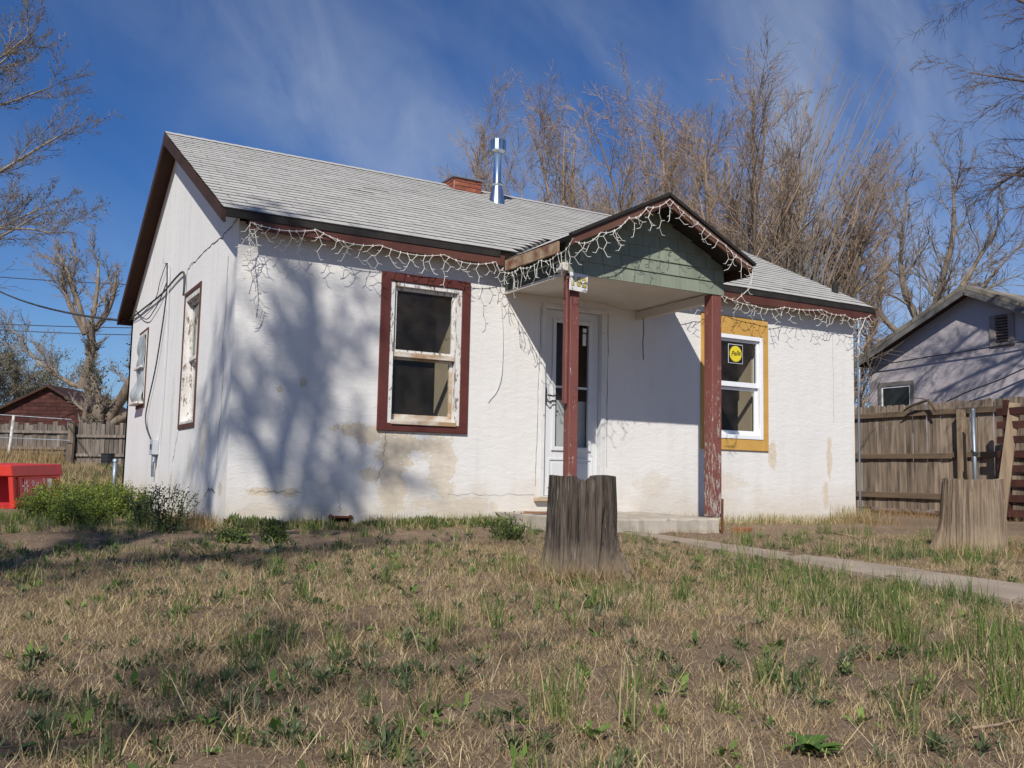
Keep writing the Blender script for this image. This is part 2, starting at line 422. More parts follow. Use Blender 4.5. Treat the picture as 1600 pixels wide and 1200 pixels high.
M_ink = simple("black_print", (.015, .015, .015), (.02, .02, .02), rough=.5, bump=0)
M_grey = simple("grey_box_paint", (.48, .50, .52), (.40, .42, .44), rough=.5, bump=.05)
M_fence = simple("weathered_picket", (.32, .25, .18), (.105, .08, .06), (16, 16, 1.6), rnd=.32, rough=.9, bump=.5, bscale=3, nscale=1.0, lo=.34, hi=.68)
M_rail = simple("weathered_rail", (.19, .135, .085), (.125, .09, .06), (14, 1.6, 14), rough=.9, bump=.4, bscale=3)
M_postw = simple("tan_post_wood", (.36, .27, .175), (.23, .165, .11), (12, 12, 1.5), rough=.9, bump=.4, bscale=3)
M_oldfence = simple("old_grey_picket", (.215, .18, .15), (.10, .085, .07), (12, 12, 1.2), rnd=.3, rough=.95, bump=.4, bscale=3)
M_slat = simple("dark_red_slat", (.085, .03, .022), (.05, .022, .017), (2, 10, 10), rnd=.25, rough=.7, bump=.3)
M_lav = stucco("lavender_stucco", (.50, .455, .465), (.50, .46, .46), [], .25, (.36, .28, .26), .35)
M_ntrim = simple("grey_frame_paint", (.20, .19, .175), (.12, .115, .105), rough=.8, bump=.3)
M_nroof = simple("neighbour_roofing", (.28, .245, .185), (.16, .14, .11), (3, 3, 3), rough=.9, bump=.5, bscale=9)
M_vent = simple("vent_slats", (.32, .27, .25), (.24, .20, .18), rnd=.1, rough=.8, bump=.2)
M_red = simple("faded_red_plastic", (.56, .036, .022), (.47, .028, .018), (3, 3, 3), rough=.5, bump=.05, flake=(.56, .12, .08), flake_at=(.66, .74), flake_scale=4)
M_redin = simple("red_plastic_inside", (.42, .022, .028), (.34, .018, .022), rough=.5, bump=.05)
M_decal = simple("white_decal", (.78, .72, .70), (.70, .55, .54), (30, 30, 30), rough=.5, bump=0)
M_pink = simple("pink_decal", (.58, .07, .07), (.50, .04, .05), (30, 30, 30), rough=.5, bump=0)
M_rust = simple("rusty_iron", (.15, .055, .028), (.09, .035, .02), (12, 12, 12), rough=.9, bump=.4)
M_twig = simple("twig_bark", (.40, .295, .20), (.26, .185, .13), (1, 1, 1), rough=.9, bump=0)
M_bark = simple("bark", (.20, .15, .105), (.105, .078, .056), (6, 6, 1.5), rough=.95, bump=.8, bscale=3, bdist=.03)
M_barkg = simple("grey_bark", (.26, .205, .15), (.13, .10, .075), (5, 5, 1.2), rough=.95, bump=.8, bscale=3, bdist=.03)
M_twigg = simple("grey_twigs", (.29, .245, .20), (.19, .155, .125), (1, 1, 1), rough=.9, bump=0)
M_twigd = simple("dark_twigs", (.125, .092, .07), (.085, .062, .048), (1, 1, 1), rough=.9, bump=0)
M_shoot = simple("pale_shoots", (.30, .245, .19), (.20, .16, .125), (1, 1, 1), rough=.9, bump=0)
M_leafattr = attr_mat("small_leaves", .6, .3)
M_grass = attr_mat("grass_blades", .75, .38)
M_plastic = simple("translucent_plastic", (.45, .48, .47), (.28, .30, .29), (6, 6, 3), rough=.35, bump=.8, bscale=2)
M_binm = simple("black_bin", (.03, .033, .04), (.02, .022, .026), rough=.5, bump=.05)
M_paper = simple("paper", (.74, .75, .72), (.68, .69, .66), rough=.8, bump=0)

# ground: bare dirt, dry thatch, sparse green, by place
def ground_mat():
    m, n, l, b = new_mat("yard_soil")
    v = coords(n, l)
    big = noise(n, l, v, .5, 4)
    f = noise(n, l, v, 9, 8, .65)
    col = mixc(n, l, step(n, l, f, .3, .7), (.125, .086, .058), (.265, .19, .125))
    col = mixc(n, l, step(n, l, big, .35, .65, 0, .5), col, (.33, .24, .16))
    litter = step(n, l, noise(n, l, coords(n, l, (1, 1, 1)), 70, 4, .7), .60, .66, 0, .7)
    col = mixc(n, l, litter, col, (.46, .36, .23))
    dark = step(n, l, noise(n, l, v, 38, 5, .7), .62, .70, 0, .6)
    col = mixc(n, l, dark, col, (.07, .045, .03))
    sp = n.new("ShaderNodeSeparateXYZ"); l.new(v, sp.inputs[0])
    far = step(n, l, sp.outputs[1], 9, 12)
    dry = mixc(n, l, step(n, l, noise(n, l, v, .35, 5), .42, .58), (.36, .265, .145), (.15, .15, .07))
    col = mixc(n, l, far, col, dry)
    l.new(col, b.inputs['Base Color']); sock(b, 'Roughness', 1.0); sock(b, 'Specular IOR Level', .1)
    bumpn(n, l, b, mth(n, l, 'ADD', noise(n, l, v, 12, 8, .7), mth(n, l, 'MULTIPLY', noise(n, l, v, 60, 5, .7), .5)), .9, .03)
    return m
M_soil = ground_mat()

# ------------------------------------------------------------------ ground
def axis(lo, hi, fa, fb, fine, growth=1.22):
    c = list(np.arange(fa, fb + 1e-6, fine)); s = fine; x = c[-1]
    while x < hi: s *= growth; x += s; c.append(x)
    s = fine; x = c[0]; left = []
    while x > lo: s *= growth; x -= s; left.append(x)
    return np.array(left[::-1] + c)
gx = axis(-500, 500, -3.5, 9, .10); gy = axis(-40, 700, -8.2, 1.0, .09)
GX, GY = np.meshgrid(gx, gy)
GZ = gz(GX, GY)
lump = nr.normal(0, 1, GZ.shape)
lump = (lump + np.roll(lump, 1, 0) + np.roll(lump, 1, 1) + np.roll(lump, (1, 1), (0, 1))) / 2
GZ = GZ + np.where((GX > -4) & (GX < 9.5) & (GY > -8.7) & (GY < 1.2), lump * .011, 0)
# keep the soil below the walkway, the slab and the house
nxg, nyg = len(gx), len(gy)
idx = np.arange(nxg * nyg).reshape(nyg, nxg)
quads = np.stack([idx[:-1, :-1], idx[:-1, 1:], idx[1:, 1:], idx[1:, :-1]], -1).reshape(-1, 4)
ground = link(bpy.data.objects.new("ground", np_mesh("ground", np.stack([GX, GY, GZ], -1).reshape(-1, 3), quads, None, M_soil, smooth=True)))
tag(ground, "bare brown dirt yard with thin dry lawn around the white house", "ground", kind='structure')

# concrete walkway from the porch towards the street
mb = MB()
ys = np.linspace(-1.30, -14, 60)
L = [(3.36 - .078 * max(0, -y - 1.84) + rng.uniform(-.012, .012), y) for y in ys]
Rr = [(3.62 + .066 * max(0, -y - 1.70) + rng.uniform(-.012, .012), y) for y in ys]
def strip(i0, i1, dz, inset):
    m = MB(); vs = []; fs = []
    for i in range(i0, i1 + 1):
        z = float(gbase(3.5, ys[i])) + dz; y = ys[i] + (-.008 if i == i0 else .008 if i == i1 else 0) * (1 if inset == 0 else 0)
        vs += [(L[i][0] + inset, y, z - .12), (L[i][0] + inset, y, z), (Rr[i][0] - inset, y, z), (Rr[i][0] - inset, y, z - .12)]
    n = i1 - i0
    for i in range(n):
        a = 4 * i
        for j in range(3): fs.append((a + j, a + j + 1, a + j + 5, a + j + 4))
    fs += [(3, 2, 1, 0), (4 * n, 4 * n + 1, 4 * n + 2, 4 * n + 3)]
    m.add(vs, fs); return m
pth = strip(0, 59, .002, .02).build("path", M_soil)
tag(pth, "narrow worn concrete path leading from the porch slab to the street", "path", kind='structure')
for k_, (i0, i1) in enumerate(((0, 5), (5, 10), (10, 14), (14, 19), (19, 24), (24, 29), (29, 34), (34, 40), (40, 46), (46, 52), (52, 59))):
    strip(i0, i1, .016 + (.004, 0, .006, .002)[k_ % 4], 0).build("concrete_slab", M_walk, pth)

# ------------------------------------------------------------------ the white house
HL, HW = 8.141, 6.74
EZ, EO, RZ, RY = 2.852, .178, 4.659, 3.37
GL_, GR_ = .178, .216
SL = (RZ - EZ) / (RY + EO)
house = thing("house", "small white stucco cottage with grey shingle roof and green gabled porch", "house")

def wall_grid(mb, to3, u0, u1, w0, w1, holes, th, du=None, topf=None):
    """a wall sheet with real openings; to3(u, depth, w) gives the world point"""
    us = sorted(set([u0, u1] + [h[0] for h in holes] + [h[1] for h in holes]))
    ws = sorted(set([w0, w1] + [h[2] for h in holes] + [h[3] for h in holes]))
    def inside(a, b):
        return any(h[0] < a < h[1] and h[2] < b < h[3] for h in holes)
    for i in range(len(us) - 1):
        for j in range(len(ws) - 1):
            if inside((us[i] + us[i + 1]) / 2, (ws[j] + ws[j + 1]) / 2): continue
            for dep, rev in ((0, False), (th, True)):
                q = [to3(us[i], dep, ws[j]), to3(us[i + 1], dep, ws[j]), to3(us[i + 1], dep, ws[j + 1]), to3(us[i], dep, ws[j + 1])]
                mb.add(q, [(0, 3, 2, 1) if rev else (0, 1, 2, 3)], 1 if rev else 0)
    for (a, b, c, d) in holes:
        for p, q in (((a, c), (b, c)), ((b, c), (b, d)), ((b, d), (a, d)), ((a, d), (a, c))):
            mb.add([to3(p[0], 0, p[1]), to3(p[0], th, p[1]), to3(q[0], th, q[1]), to3(q[0], 0, q[1])], [(0, 1, 2, 3)], 0)

WT = 2.80
fh = [(1.50, 2.30, 1.01, 2.42), (5.63, 6.485, 1.02, 2.30), (3.27, 4.105, .30, 2.395), (.99, 1.16, -.02, .105)]
mb = MB()
wall_grid(mb, lambda u, d, w: (u, d, w), 0, HL, -.25, WT, fh, .16)
mb.add([(HL, 0, -.25), (HL, .16, -.25), (HL, .16, WT), (HL, 0, WT)], [(0, 1, 2, 3)])
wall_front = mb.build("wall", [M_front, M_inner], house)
mb = MB()
shh = [(1.59, 2.40, 1.0, 2.47), (5.03, 5.70, 1.40, 2.42)]
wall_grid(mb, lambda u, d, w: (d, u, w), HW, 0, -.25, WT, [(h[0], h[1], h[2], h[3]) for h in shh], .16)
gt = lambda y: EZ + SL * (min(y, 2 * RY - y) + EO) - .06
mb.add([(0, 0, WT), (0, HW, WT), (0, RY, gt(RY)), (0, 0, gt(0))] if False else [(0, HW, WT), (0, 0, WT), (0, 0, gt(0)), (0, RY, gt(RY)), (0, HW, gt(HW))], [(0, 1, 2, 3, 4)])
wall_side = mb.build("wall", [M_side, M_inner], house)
mb = MB()
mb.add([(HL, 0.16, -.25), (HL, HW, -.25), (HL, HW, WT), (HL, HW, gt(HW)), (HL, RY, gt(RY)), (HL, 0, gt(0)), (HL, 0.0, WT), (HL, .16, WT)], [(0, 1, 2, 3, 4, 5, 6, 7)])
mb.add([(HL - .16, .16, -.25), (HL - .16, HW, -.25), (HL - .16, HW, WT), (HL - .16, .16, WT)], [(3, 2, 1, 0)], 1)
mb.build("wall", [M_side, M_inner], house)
mb = MB()
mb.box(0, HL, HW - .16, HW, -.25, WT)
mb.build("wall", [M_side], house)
# interior: floor, ceiling, partitions seen through the windows
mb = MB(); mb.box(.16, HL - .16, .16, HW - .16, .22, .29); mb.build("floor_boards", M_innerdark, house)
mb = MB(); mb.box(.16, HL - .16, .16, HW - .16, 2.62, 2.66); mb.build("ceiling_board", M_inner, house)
mb = MB(); mb.box(2.29, 2.40, .162, .60, .29, 2.62); mb.box(2.52, 2.62, 2.3, HW - .16, .29, 2.62); mb.box(6.46, 6.56, .162, .40, .29, 2.62); mb.box(4.6, 4.7, 1.2, HW - .16, .29, 2.62); mb.box(.16, HL - .16, 4.0, 4.1, .29, 2.62)
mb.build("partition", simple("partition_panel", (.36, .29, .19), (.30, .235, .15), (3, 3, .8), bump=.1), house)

# foundation vent
mb = MB()
mb.box(.965, .99, -.012, .10, -.03, .12); mb.box(1.16, 1.185, -.012, .10, -.03, .115); mb.box(.955, 1.195, -.018, .10, .105, .128, M=Matrix.Rotation(.02, 4, 'Y'))
fv = mb.build("foundation_vent", M_rust, house, bevel=.004)
mb = MB(); mb.box(-.055, .055, -.05, .05, -.03, .03)
vb = mb.build("brick", M_brick, fv, bevel=.005); vb.location = (1.085, .06, .012)
mb = MB(); mb.box(.99, 1.16, .161, .18, -.03, .11); mb.build("vent_back", M_black, fv)

# ---- roof: decking, rake boards, frieze and shingles
roof = MB()
def roof_plane(mb, s, x0, x1, t=.05, mi=0, mi2=1):
    # s=1 front slope, -1 rear slope
    ye = -EO if s > 0 else 2 * RY + EO
    n = Vector((0, -SL * s, 1)).normalized()
    a = [Vector((x0, ye, EZ)), Vector((x1, ye, EZ)), Vector((x1, RY, RZ)), Vector((x0, RY, RZ))]
    a = [p - n * .022 for p in a]
    lo = [p - n * t for p in a]
    vs = a + lo
    mb.add(vs, [(0, 1, 2, 3)], mi); mb.add(vs, [(7, 6, 5, 4), (0, 4, 5, 1), (1, 5, 6, 2), (3, 7, 4, 0)], mi2)
roof_plane(roof, 1, -GL_, HL + GR_); roof_plane(roof, -1, -GL_, HL + GR_)
roof_o = roof.build("roof", [M_felt, M_brown], house)
def slope_pt(x, y, up=0.0):
    n = Vector((0, -SL, 1)).normalized()
    return Vector((x, y, EZ + SL * (y + EO))) + n * up
# shingle tabs
ang = math.atan(SL)
slen = (RY + EO) / math.cos(ang)
exposure = .142
ncourse = int(slen / exposure)
tabw = .305
def tab_mesh(w, ln, th, name, jag=0.0):
    m = MB()
    vs = [(-w / 2, 0, 0), (w / 2, 0, 0), (w / 2, ln, 0), (-w / 2, ln, 0), (-w / 2, 0, th), (w / 2, 0, th), (w / 2, ln, .004), (-w / 2, ln, .004)]
    m.add(vs, [(4, 5, 6, 7)], 0); m.add(vs, [(0, 1, 5, 4), (1, 2, 6, 5), (3, 0, 4, 7)], 1)
    return m.mesh(name, [M_shingle, M_shedge])
RXP, RZP, SPP = 3.794, 3.304, .4977
tabs = []
for c in range(ncourse + 1):
    s0 = -.012 + (c * exposure if c == 0 else c * exposure + .03)
    off = (c % 2) * tabw / 2 + (c * .037) % .05
    x = -GL_ - .012 - off
    while x < HL + GR_ + .01:
        xa = max(x, -GL_ - .012); xb = min(x + tabw, HL + GR_ + .012); x += tabw
        zt = EZ + (s0 + .01) * math.sin(ang); yt = -EO + (s0 + .10) * math.cos(ang)
        if yt < .72 and zt < 3.29:
            vx = RXP - (RZP - zt) / SPP - .015
            if (xa + xb) / 2 < RXP: xb = min(xb, vx)
            else: xa = max(xa, 2 * RXP - vx)
        if xb - xa < .03: continue
        tabs.append((s0 + rng.uniform(-.0015, .0015), (xa + xb) / 2, xb - xa - .007, c))
def tab_mat(s, x, tilt=0.0):
    p = slope_pt(x, -EO + s * math.cos(ang), .001 if s > 0 else .0)
    return Matrix.Translation(p) @ Matrix.Rotation(ang + tilt, 4, 'X')
tabs.sort(key=lambda t: (slope_pt(t[1], -EO + t[0] * math.cos(ang)) - Vector(CAM)).length)
proto = {}
joined = MB()
for i, (s, x, w, c) in enumerate(tabs):
    ln = exposure + .05 if s + exposure + .05 < slen else max(.03, slen - s - .005)
    th = rng.choice((.011, .012, .013))
    Mx = tab_mat(s, x, -rng.uniform(.01, .04) if rng.random() < .012 else 0) @ Matrix.Rotation(rng.gauss(0, .0018), 4, 'Z')
    if i < 300:
        k = (round(w, 2), round(ln, 2), th)
        if k not in proto: proto[k] = tab_mesh(k[0], k[1], th, "shingle")
        o = bpy.data.objects.new("shingle", proto[k]); COL.objects.link(o); o.parent = roof_o; o.matrix_local = Mx
    else:
        vs = [Mx @ Vector(p) for p in [(-w / 2, 0, 0), (w / 2, 0, 0), (w / 2, ln, 0), (-w / 2, ln, 0), (-w / 2, 0, th), (w / 2, 0, th), (w / 2, ln, .004), (-w / 2, ln, .004)]]
        joined.add(vs, [(4, 5, 6, 7)], 0); joined.add(vs, [(0, 1, 5, 4), (1, 2, 6, 5), (3, 0, 4, 7)], 1)
so = joined.build("shingle_field", [M_shingle, M_shedge], roof_o); so['kind'] = 'stuff'
# ridge caps
mb = MB(); x = -GL_ - .01
n1v = Vector((0, -SL, 1)).normalized()
while x < HL + GR_:
    for s in (1, -1):
        a = [(x, RY, RZ + .022), (x + .27, RY, RZ + .014), (x + .27, RY - s * .13, RZ + .014 - .13 * SL), (x, RY - s * .13, RZ + .022 - .13 * SL)]
        mb.add(a, [(0, 3, 2, 1) if s > 0 else (0, 1, 2, 3)])
    x += .14
rc = mb.build("ridge_cap", [M_shingle], roof_o)
# dark drip edge, rakes, frieze
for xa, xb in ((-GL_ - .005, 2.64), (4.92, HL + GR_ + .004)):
    mb = MB(); mb.box(xa, xb, -EO - .008, -EO + .03, EZ - .072, EZ - .010); mb.build("drip_edge", M_black, house)  # black strip stands in for the shade gap under the roof edge
for xr in (-GL_ - .012, HL + GR_ - .014):
    mb = MB()
    for s in (1, -1):
        ye = -EO - .01 if s > 0 else 2 * RY + EO + .01
        za, zb = EZ - .005, RZ - .005
        vs = [(xr, ye, za - .02), (xr + .026, ye, za - .02), (xr + .026, RY, zb - .02), (xr, RY, zb - .02), (xr, ye, za - .13), (xr + .026, ye, za - .13), (xr + .026, RY, zb - .15), (xr, RY, zb - .15)]
        mb.add(vs, [(0, 1, 2, 3), (7, 6, 5, 4), (0, 4, 5, 1), (1, 5, 6, 2), (2, 6, 7, 3), (3, 7, 4, 0)])
    mb.build("rake_board", M_brown, house)
mb = MB(); mb.box(.06, 2.70, -.176, -.150, 2.690, 2.800); mb.build("fascia_board", M_frieze, house, bevel=.003)
mb = MB(); mb.box(4.87, HL + .195, -.176, -.150, 2.672, 2.800); mb.build("fascia_board", M_frieze, house, bevel=.003)
mb = MB(); mb.box(.06, 2.70, -.148, -.002, 2.775, 2.795); mb.box(4.87, HL, -.148, -.002, 2.775, 2.795); mb.build("eave_soffit", M_brown, house)
# rear eave fascia end, seen against the sky at the left
mb = MB(); mb.box(-GL_, HL + GR_, 2 * RY + EO - .02, 2 * RY + EO + .012, EZ - .13, EZ - .015); mb.build("rear_fascia", M_brown, house)

# ---- porch
PX1, PX2, PY, PZ = 2.803, 4.7745, -1.191, 2.46
RXp, RZp, EXa, EXb, EZp, PF = 3.794, 3.304, 2.693, 4.8875, 2.756, -1.47
SP = (RZp - EZp) / (RXp - EXa)
porch = MB()
def pplane(mb, side):
    ex = EXa if side < 0 else EXb
    vx = RXp + side * ((RZp - EZ) / SP)
    top = [Vector((RXp, PF, RZp)), Vector((RXp, .72, RZp)), Vector((vx, -EO + .01, EZ)), Vector((ex, -EO + .01, EZp)), Vector((ex, PF, EZp))]
    nrm = Vector((side * SP, 0, 1)).normalized()
    lo = [p - nrm * .045 for p in top]
    vs = top + lo
    f = [(0, 1, 2, 3, 4)] if side < 0 else [(4, 3, 2, 1, 0)]
    mb.add(vs, f, 0)
    mb.add(vs, [tuple(reversed([i + 5 for i in f[0]]))], 1)
    for i in range(5): mb.add(vs, [(i, i + 5, (i + 1) % 5 + 5, (i + 1) % 5)], 1)
pplane(porch, -1); pplane(porch, 1)
porch_roof = porch.build("porch_roof", [M_shingle, M_black], house)
# barge boards
for side in (-1, 1):
    ex = EXa - .02 if side < 0 else EXb + .02
    zz = RZp - SP * abs(ex - RXp)
    mb = MB()
    y0, y1 = PF - .028, PF - .002
    vs = []
    for y in (y0, y1):
        vs += [(RXp, y, RZp - .018), (ex, y, zz - .018), (ex, y, zz - .098), (RXp, y, RZp - .112)]
    fsx = [(0, 1, 2, 3), (7, 6, 5, 4), (0, 4, 5, 1), (1, 5, 6, 2), (2, 6, 7, 3), (3, 7, 4, 0)]
    if side > 0: fsx = [tuple(reversed(f)) for f in fsx]
    mb.add(vs, fsx)
    mb.build("barge_board", M_barge, porch_roof)
    # tarred edge above the barge board
    mb = MB(); mb.bar((RXp, PF - .025, RZp + .004), (ex + side * .02, PF - .025, zz + .004 - .01), .05, .03, up=(0, 0, 1)); mb.build("roof_edge", M_black, porch_roof)
# side fascia of the porch roof (left one worn bare)
mb = MB(); mb.bar((EXa - .012, -.23, EZp - .075), (EXa - .012, PF + .22, EZp - .085), .024, .115); mb.build("fascia_board", M_worn, porch_roof, bevel=.003)
mb = MB(); mb.bar((EXb + .012, -.23, EZp - .075), (EXb + .012, PF + .02, EZp - .08), .024, .10); mb.build("fascia_board", M_brown, porch_roof, bevel=.003)
# box: soffit, side panels, gable back board
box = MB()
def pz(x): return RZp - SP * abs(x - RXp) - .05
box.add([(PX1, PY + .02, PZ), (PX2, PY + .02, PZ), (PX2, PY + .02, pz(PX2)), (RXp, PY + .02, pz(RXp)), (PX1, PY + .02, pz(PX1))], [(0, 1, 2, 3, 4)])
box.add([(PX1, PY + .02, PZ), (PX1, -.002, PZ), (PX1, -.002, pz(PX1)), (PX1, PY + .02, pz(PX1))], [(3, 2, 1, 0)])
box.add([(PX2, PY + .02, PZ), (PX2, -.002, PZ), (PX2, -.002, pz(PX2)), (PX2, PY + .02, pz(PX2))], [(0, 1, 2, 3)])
pg = box.build("porch_gable", simple("shaded_green_board", (.085, .105, .08), (.06, .075, .058), bump=.2), house)  # green darkened to imitate the shadow under the porch eave
mb = MB()
nx_, ny_ = 14, 8
vs = []
for j in range(ny_ + 1):
    for i in range(nx_ + 1):
        u, v = i / nx_, j / ny_
        x = PX1 + .01 + (PX2 - PX1 - .02) * u; y = PY + .02 + (-.004 - PY - .02) * v
        sag = .05 * math.exp(-((u - .80) / .13) ** 2 - ((v - .9) / .35) ** 2) + .008 * math.sin(5 * u + 2 * v)
        vs.append((x, y, PZ + .012 - sag))
mb.add(vs, [(j * (nx_ + 1) + i, (j + 1) * (nx_ + 1) + i, (j + 1) * (nx_ + 1) + i + 1, j * (nx_ + 1) + i + 1) for j in range(ny_) for i in range(nx_)])
mb.build("soffit", M_soffit, house, smooth=True)
mb = MB(); mb.bar((PX1 + .012, -.006, PZ - .012), (PX1 + .012, PY + .03, PZ - .012), .028, .03); mb.build("soffit_trim", M_soffit, house)
mb = MB()
bp = [Vector((4.56, -.004, 2.375)), Vector((4.62, -.35, 2.39)), Vector((4.66, -.75, 2.41)), Vector((4.69, PY + .05, 2.43))]
for a, b_ in zip(bp[:-1], bp[1:]): mb.bar(a, b_, .07, .085)
mb.build("porch_beam", M_soffit, house)
# green shakes on the gable face: each course overlaps the one below
courses = 6
chh = .128
for c in range(courses):
    z0 = PZ + c * chh - (.008 if c == 0 else 0); z1 = z0 + chh + .02
    x = PX1 - .01 - (.11 if c % 2 else 0.0) + rng.uniform(-.03, .03)
    while x < PX2 + .01:
        w = rng.uniform(.21, .29)
        xa, xb = max(x, PX1 - .008), min(x + w, PX2 + .008); x += w
        if xb - xa < .03: continue
        xa += .0025; xb -= .0025
        # clip against the roof slope
        poly = [(xa, z0), (xb, z0), (xb, min(z1, pz(xb))), (xa, min(z1, pz(xa)))]
        if max(poly[2][1], poly[3][1]) < z0 + .012: continue
        if xa < RXp < xb and z1 > pz(xa): poly = [(xa, z0), (xb, z0), (xb, min(z1, pz(xb))), (RXp, min(z1, pz(RXp))), (xa, min(z1, pz(xa)))]
        poly = [(px, max(pzz, z0 + .002) if i > 1 else pzz) for i, (px, pzz) in enumerate(poly)]
        yb = PY + .012; lo = rng.uniform(0, .003)
        cx_, cz_ = (xa + xb) / 2, z0
        vs = [(px - cx_, (PY - .008 - lo if pzz <= z0 + .003 else PY + .004) - PY, pzz - cz_) for px, pzz in poly] + [(px - cx_, yb - PY, pzz - cz_) for px, pzz in poly]
        k = len(poly)
        m_ = MB()
        m_.add(vs, [tuple(range(k)), tuple(range(2 * k - 1, k - 1, -1))] + [(i, i + k, (i + 1) % k + k, (i + 1) % k) for i in range(k)])
        o = m_.build("shingle", M_green, pg); o.location = (cx_, PY, cz_)
# rotted end block at the left of the gable
mb = MB(); mb.box(PX1 - .05, PX1 + .012, PY - .03, PY + .10, PZ + .005, PZ + .085); mb.build("corner_block", M_soffit, house, bevel=.006)
# porch slab
mb = MB()
pts = [(2.74, -1.305), (4.60, -1.30), (4.60, -.002), (2.74, -.002)]
nseg = 24
top = []
for i in range(nseg + 1):
    u = i / nseg; top.append((2.74 + 1.86 * u, -1.305 + rng.uniform(-.012, .012), .135 + rng.uniform(-.006, .004)))
vs = []
for (x, y, z) in top: vs += [(x, y - .012, -.25), (x, y, z - .02), (x, y + .018, z), (x, -.003, z + .012)]
fs = []
for i in range(nseg):
    a = 4 * i
    for j in range(3): fs.append((a + j, a + 4 + j, a + 5 + j, a + 1 + j))
fs.append((0, 1, 2, 3)); b_ = 4 * nseg; fs.append((b_ + 3, b_ + 2, b_ + 1, b_))
mb.add(vs, fs)
mb.build("porch_slab", M_conc, house)
mb = MB(); mb.box(3.20, 4.18, -.06, -.003, .255, .298); mb.build("threshold", simple("threshold_wood", (.50, .38, .25), (.36, .26, .17), (2, 8, 8)), house, bevel=.006)
# posts
mb = MB()
mb.box(2.868, 2.968, -1.185, -1.085, .14, 2.46); mb.box(2.822, 2.850, -1.18, -1.12, 1.2, 2.47)
po = mb.build("porch_post", M_post, house, bevel=.006); po['label'] = "red porch post beside the house number"
mb = MB()
mb.box(4.625, 4.755, -1.19, -1.06, .137, 2.455)
po = mb.build("porch_post", M_postb, house, bevel=.007); po['label'] = "red porch post with most of its lower paint flaked off"
# windows ---------------------------------------------------------------
def frame_bars(mb, to3, u0, u1, w0, w1, wl_, wr_, wb, wt, d0, d1):
    """four boards round a rectangle, butted"""
    def bx(a, b, c, d):
        ps = [to3(u, dd, w) for dd in (d0, d1) for (u, w) in ((a, c), (b, c), (b, d), (a, d))]
        mb.add(ps, [(0, 1, 2, 3), (7, 6, 5, 4), (0, 4, 5, 1), (1, 5, 6, 2), (2, 6, 7, 3), (3, 7, 4, 0)])
    bx(u0, u0 + wl_, w0, w1); bx(u1 - wr_, u1, w0, w1); bx(u0 + wl_, u1 - wr_, w0, w0 + wb); bx(u0 + wl_, u1 - wr_, w1 - wt, w1)
def slab3(mb, to3, u0, u1, w0, w1, d0, d1, mi=0):
    ps = [to3(u, dd, w) for dd in (d0, d1) for (u, w) in ((u0, w0), (u1, w0), (u1, w1), (u0, w1))]
    mb.add(ps, [(0, 1, 2, 3), (7, 6, 5, 4), (0, 4, 5, 1), (1, 5, 6, 2), (2, 6, 7, 3), (3, 7, 4, 0)], mi)
F3 = lambda u, d, w: (u, d, w)
S3 = lambda u, d, w: (d, u, w)
def part(name, mat, parent, fn, bevel=.003):
    m = MB(); fn(m); return m.build(name, mat, parent, bevel=bevel)
# red window
w1 = part("window", M_trim, house, lambda m: frame_bars(m, F3, 1.405, 2.385, .932, 2.507, .098, .09, .075, .085, -.028, -.001))
w1['label'] = "window with oxblood surround and peeling white sashes"
part("jamb", M_oldwhite, w1, lambda m: frame_bars(m, F3, 1.503, 2.297, 1.008, 2.42, .05, .05, .035, .045, -.012, .12))
part("sash", M_oldwhite, w1, lambda m: frame_bars(m, F3, 1.555, 2.245, 1.70, 2.373, .038, .038, .045, .03, .03, .065))
part("sash", M_oldrail, w1, lambda m: frame_bars(m, F3, 1.555, 2.245, 1.045, 1.697, .034, .034, .06, .045, .07, .105))
part("meeting_rail", M_oldrail, w1, lambda m: slab3(m, F3, 1.56, 2.24, 1.672, 1.722, .012, .0295))
part("sill", M_oldrail, w1, lambda m: slab3(m, F3, 1.545, 2.25, .998, 1.042, -.045, .028))
part("pane", M_glass, w1, lambda m: m.add([(1.59, .048, 1.74), (2.21, .048, 1.74), (2.21, .048, 2.345), (1.59, .048, 2.345)], [(0, 1, 2, 3)]), 0)
part("pane", M_glass, w1, lambda m: m.add([(1.585, .088, 1.10), (2.215, .088, 1.10), (2.215, .088, 1.655), (1.585, .088, 1.655)], [(0, 1, 2, 3)]), 0)
# mustard window
w2 = part("window", M_mustard, house, lambda m: frame_bars(m, F3, 5.495, 6.575, .887, 2.522, .14, .092, .135, .225, -.022, -.001))
w2['label'] = "new white vinyl window in mustard boards with round yellow sticker"
part("window_frame", M_vinyl, w2, lambda m: frame_bars(m, F3, 5.637, 6.481, 1.024, 2.295, .05, .05, .05, .05, -.03, .07))
part("sash", M_vinyl, w2, lambda m: frame_bars(m, F3, 5.69, 6.43, 1.66, 2.243, .03, .03, .06, .03, .0, .03))
part("sash", M_vinyl, w2, lambda m: frame_bars(m, F3, 5.69, 6.43, 1.077, 1.657, .036, .036, .05, .035, .034, .062))
part("pane", M_glass, w2, lambda m: m.add([(5.72, .015, 1.72), (6.40, .015, 1.72), (6.40, .015, 2.213), (5.72, .015, 2.213)], [(0, 1, 2, 3)]), 0)
part("pane", M_glass, w2, lambda m: m.add([(5.725, .048, 1.125), (6.395, .048, 1.125), (6.395, .048, 1.622), (5.725, .048, 1.622)], [(0, 1, 2, 3)]), 0)
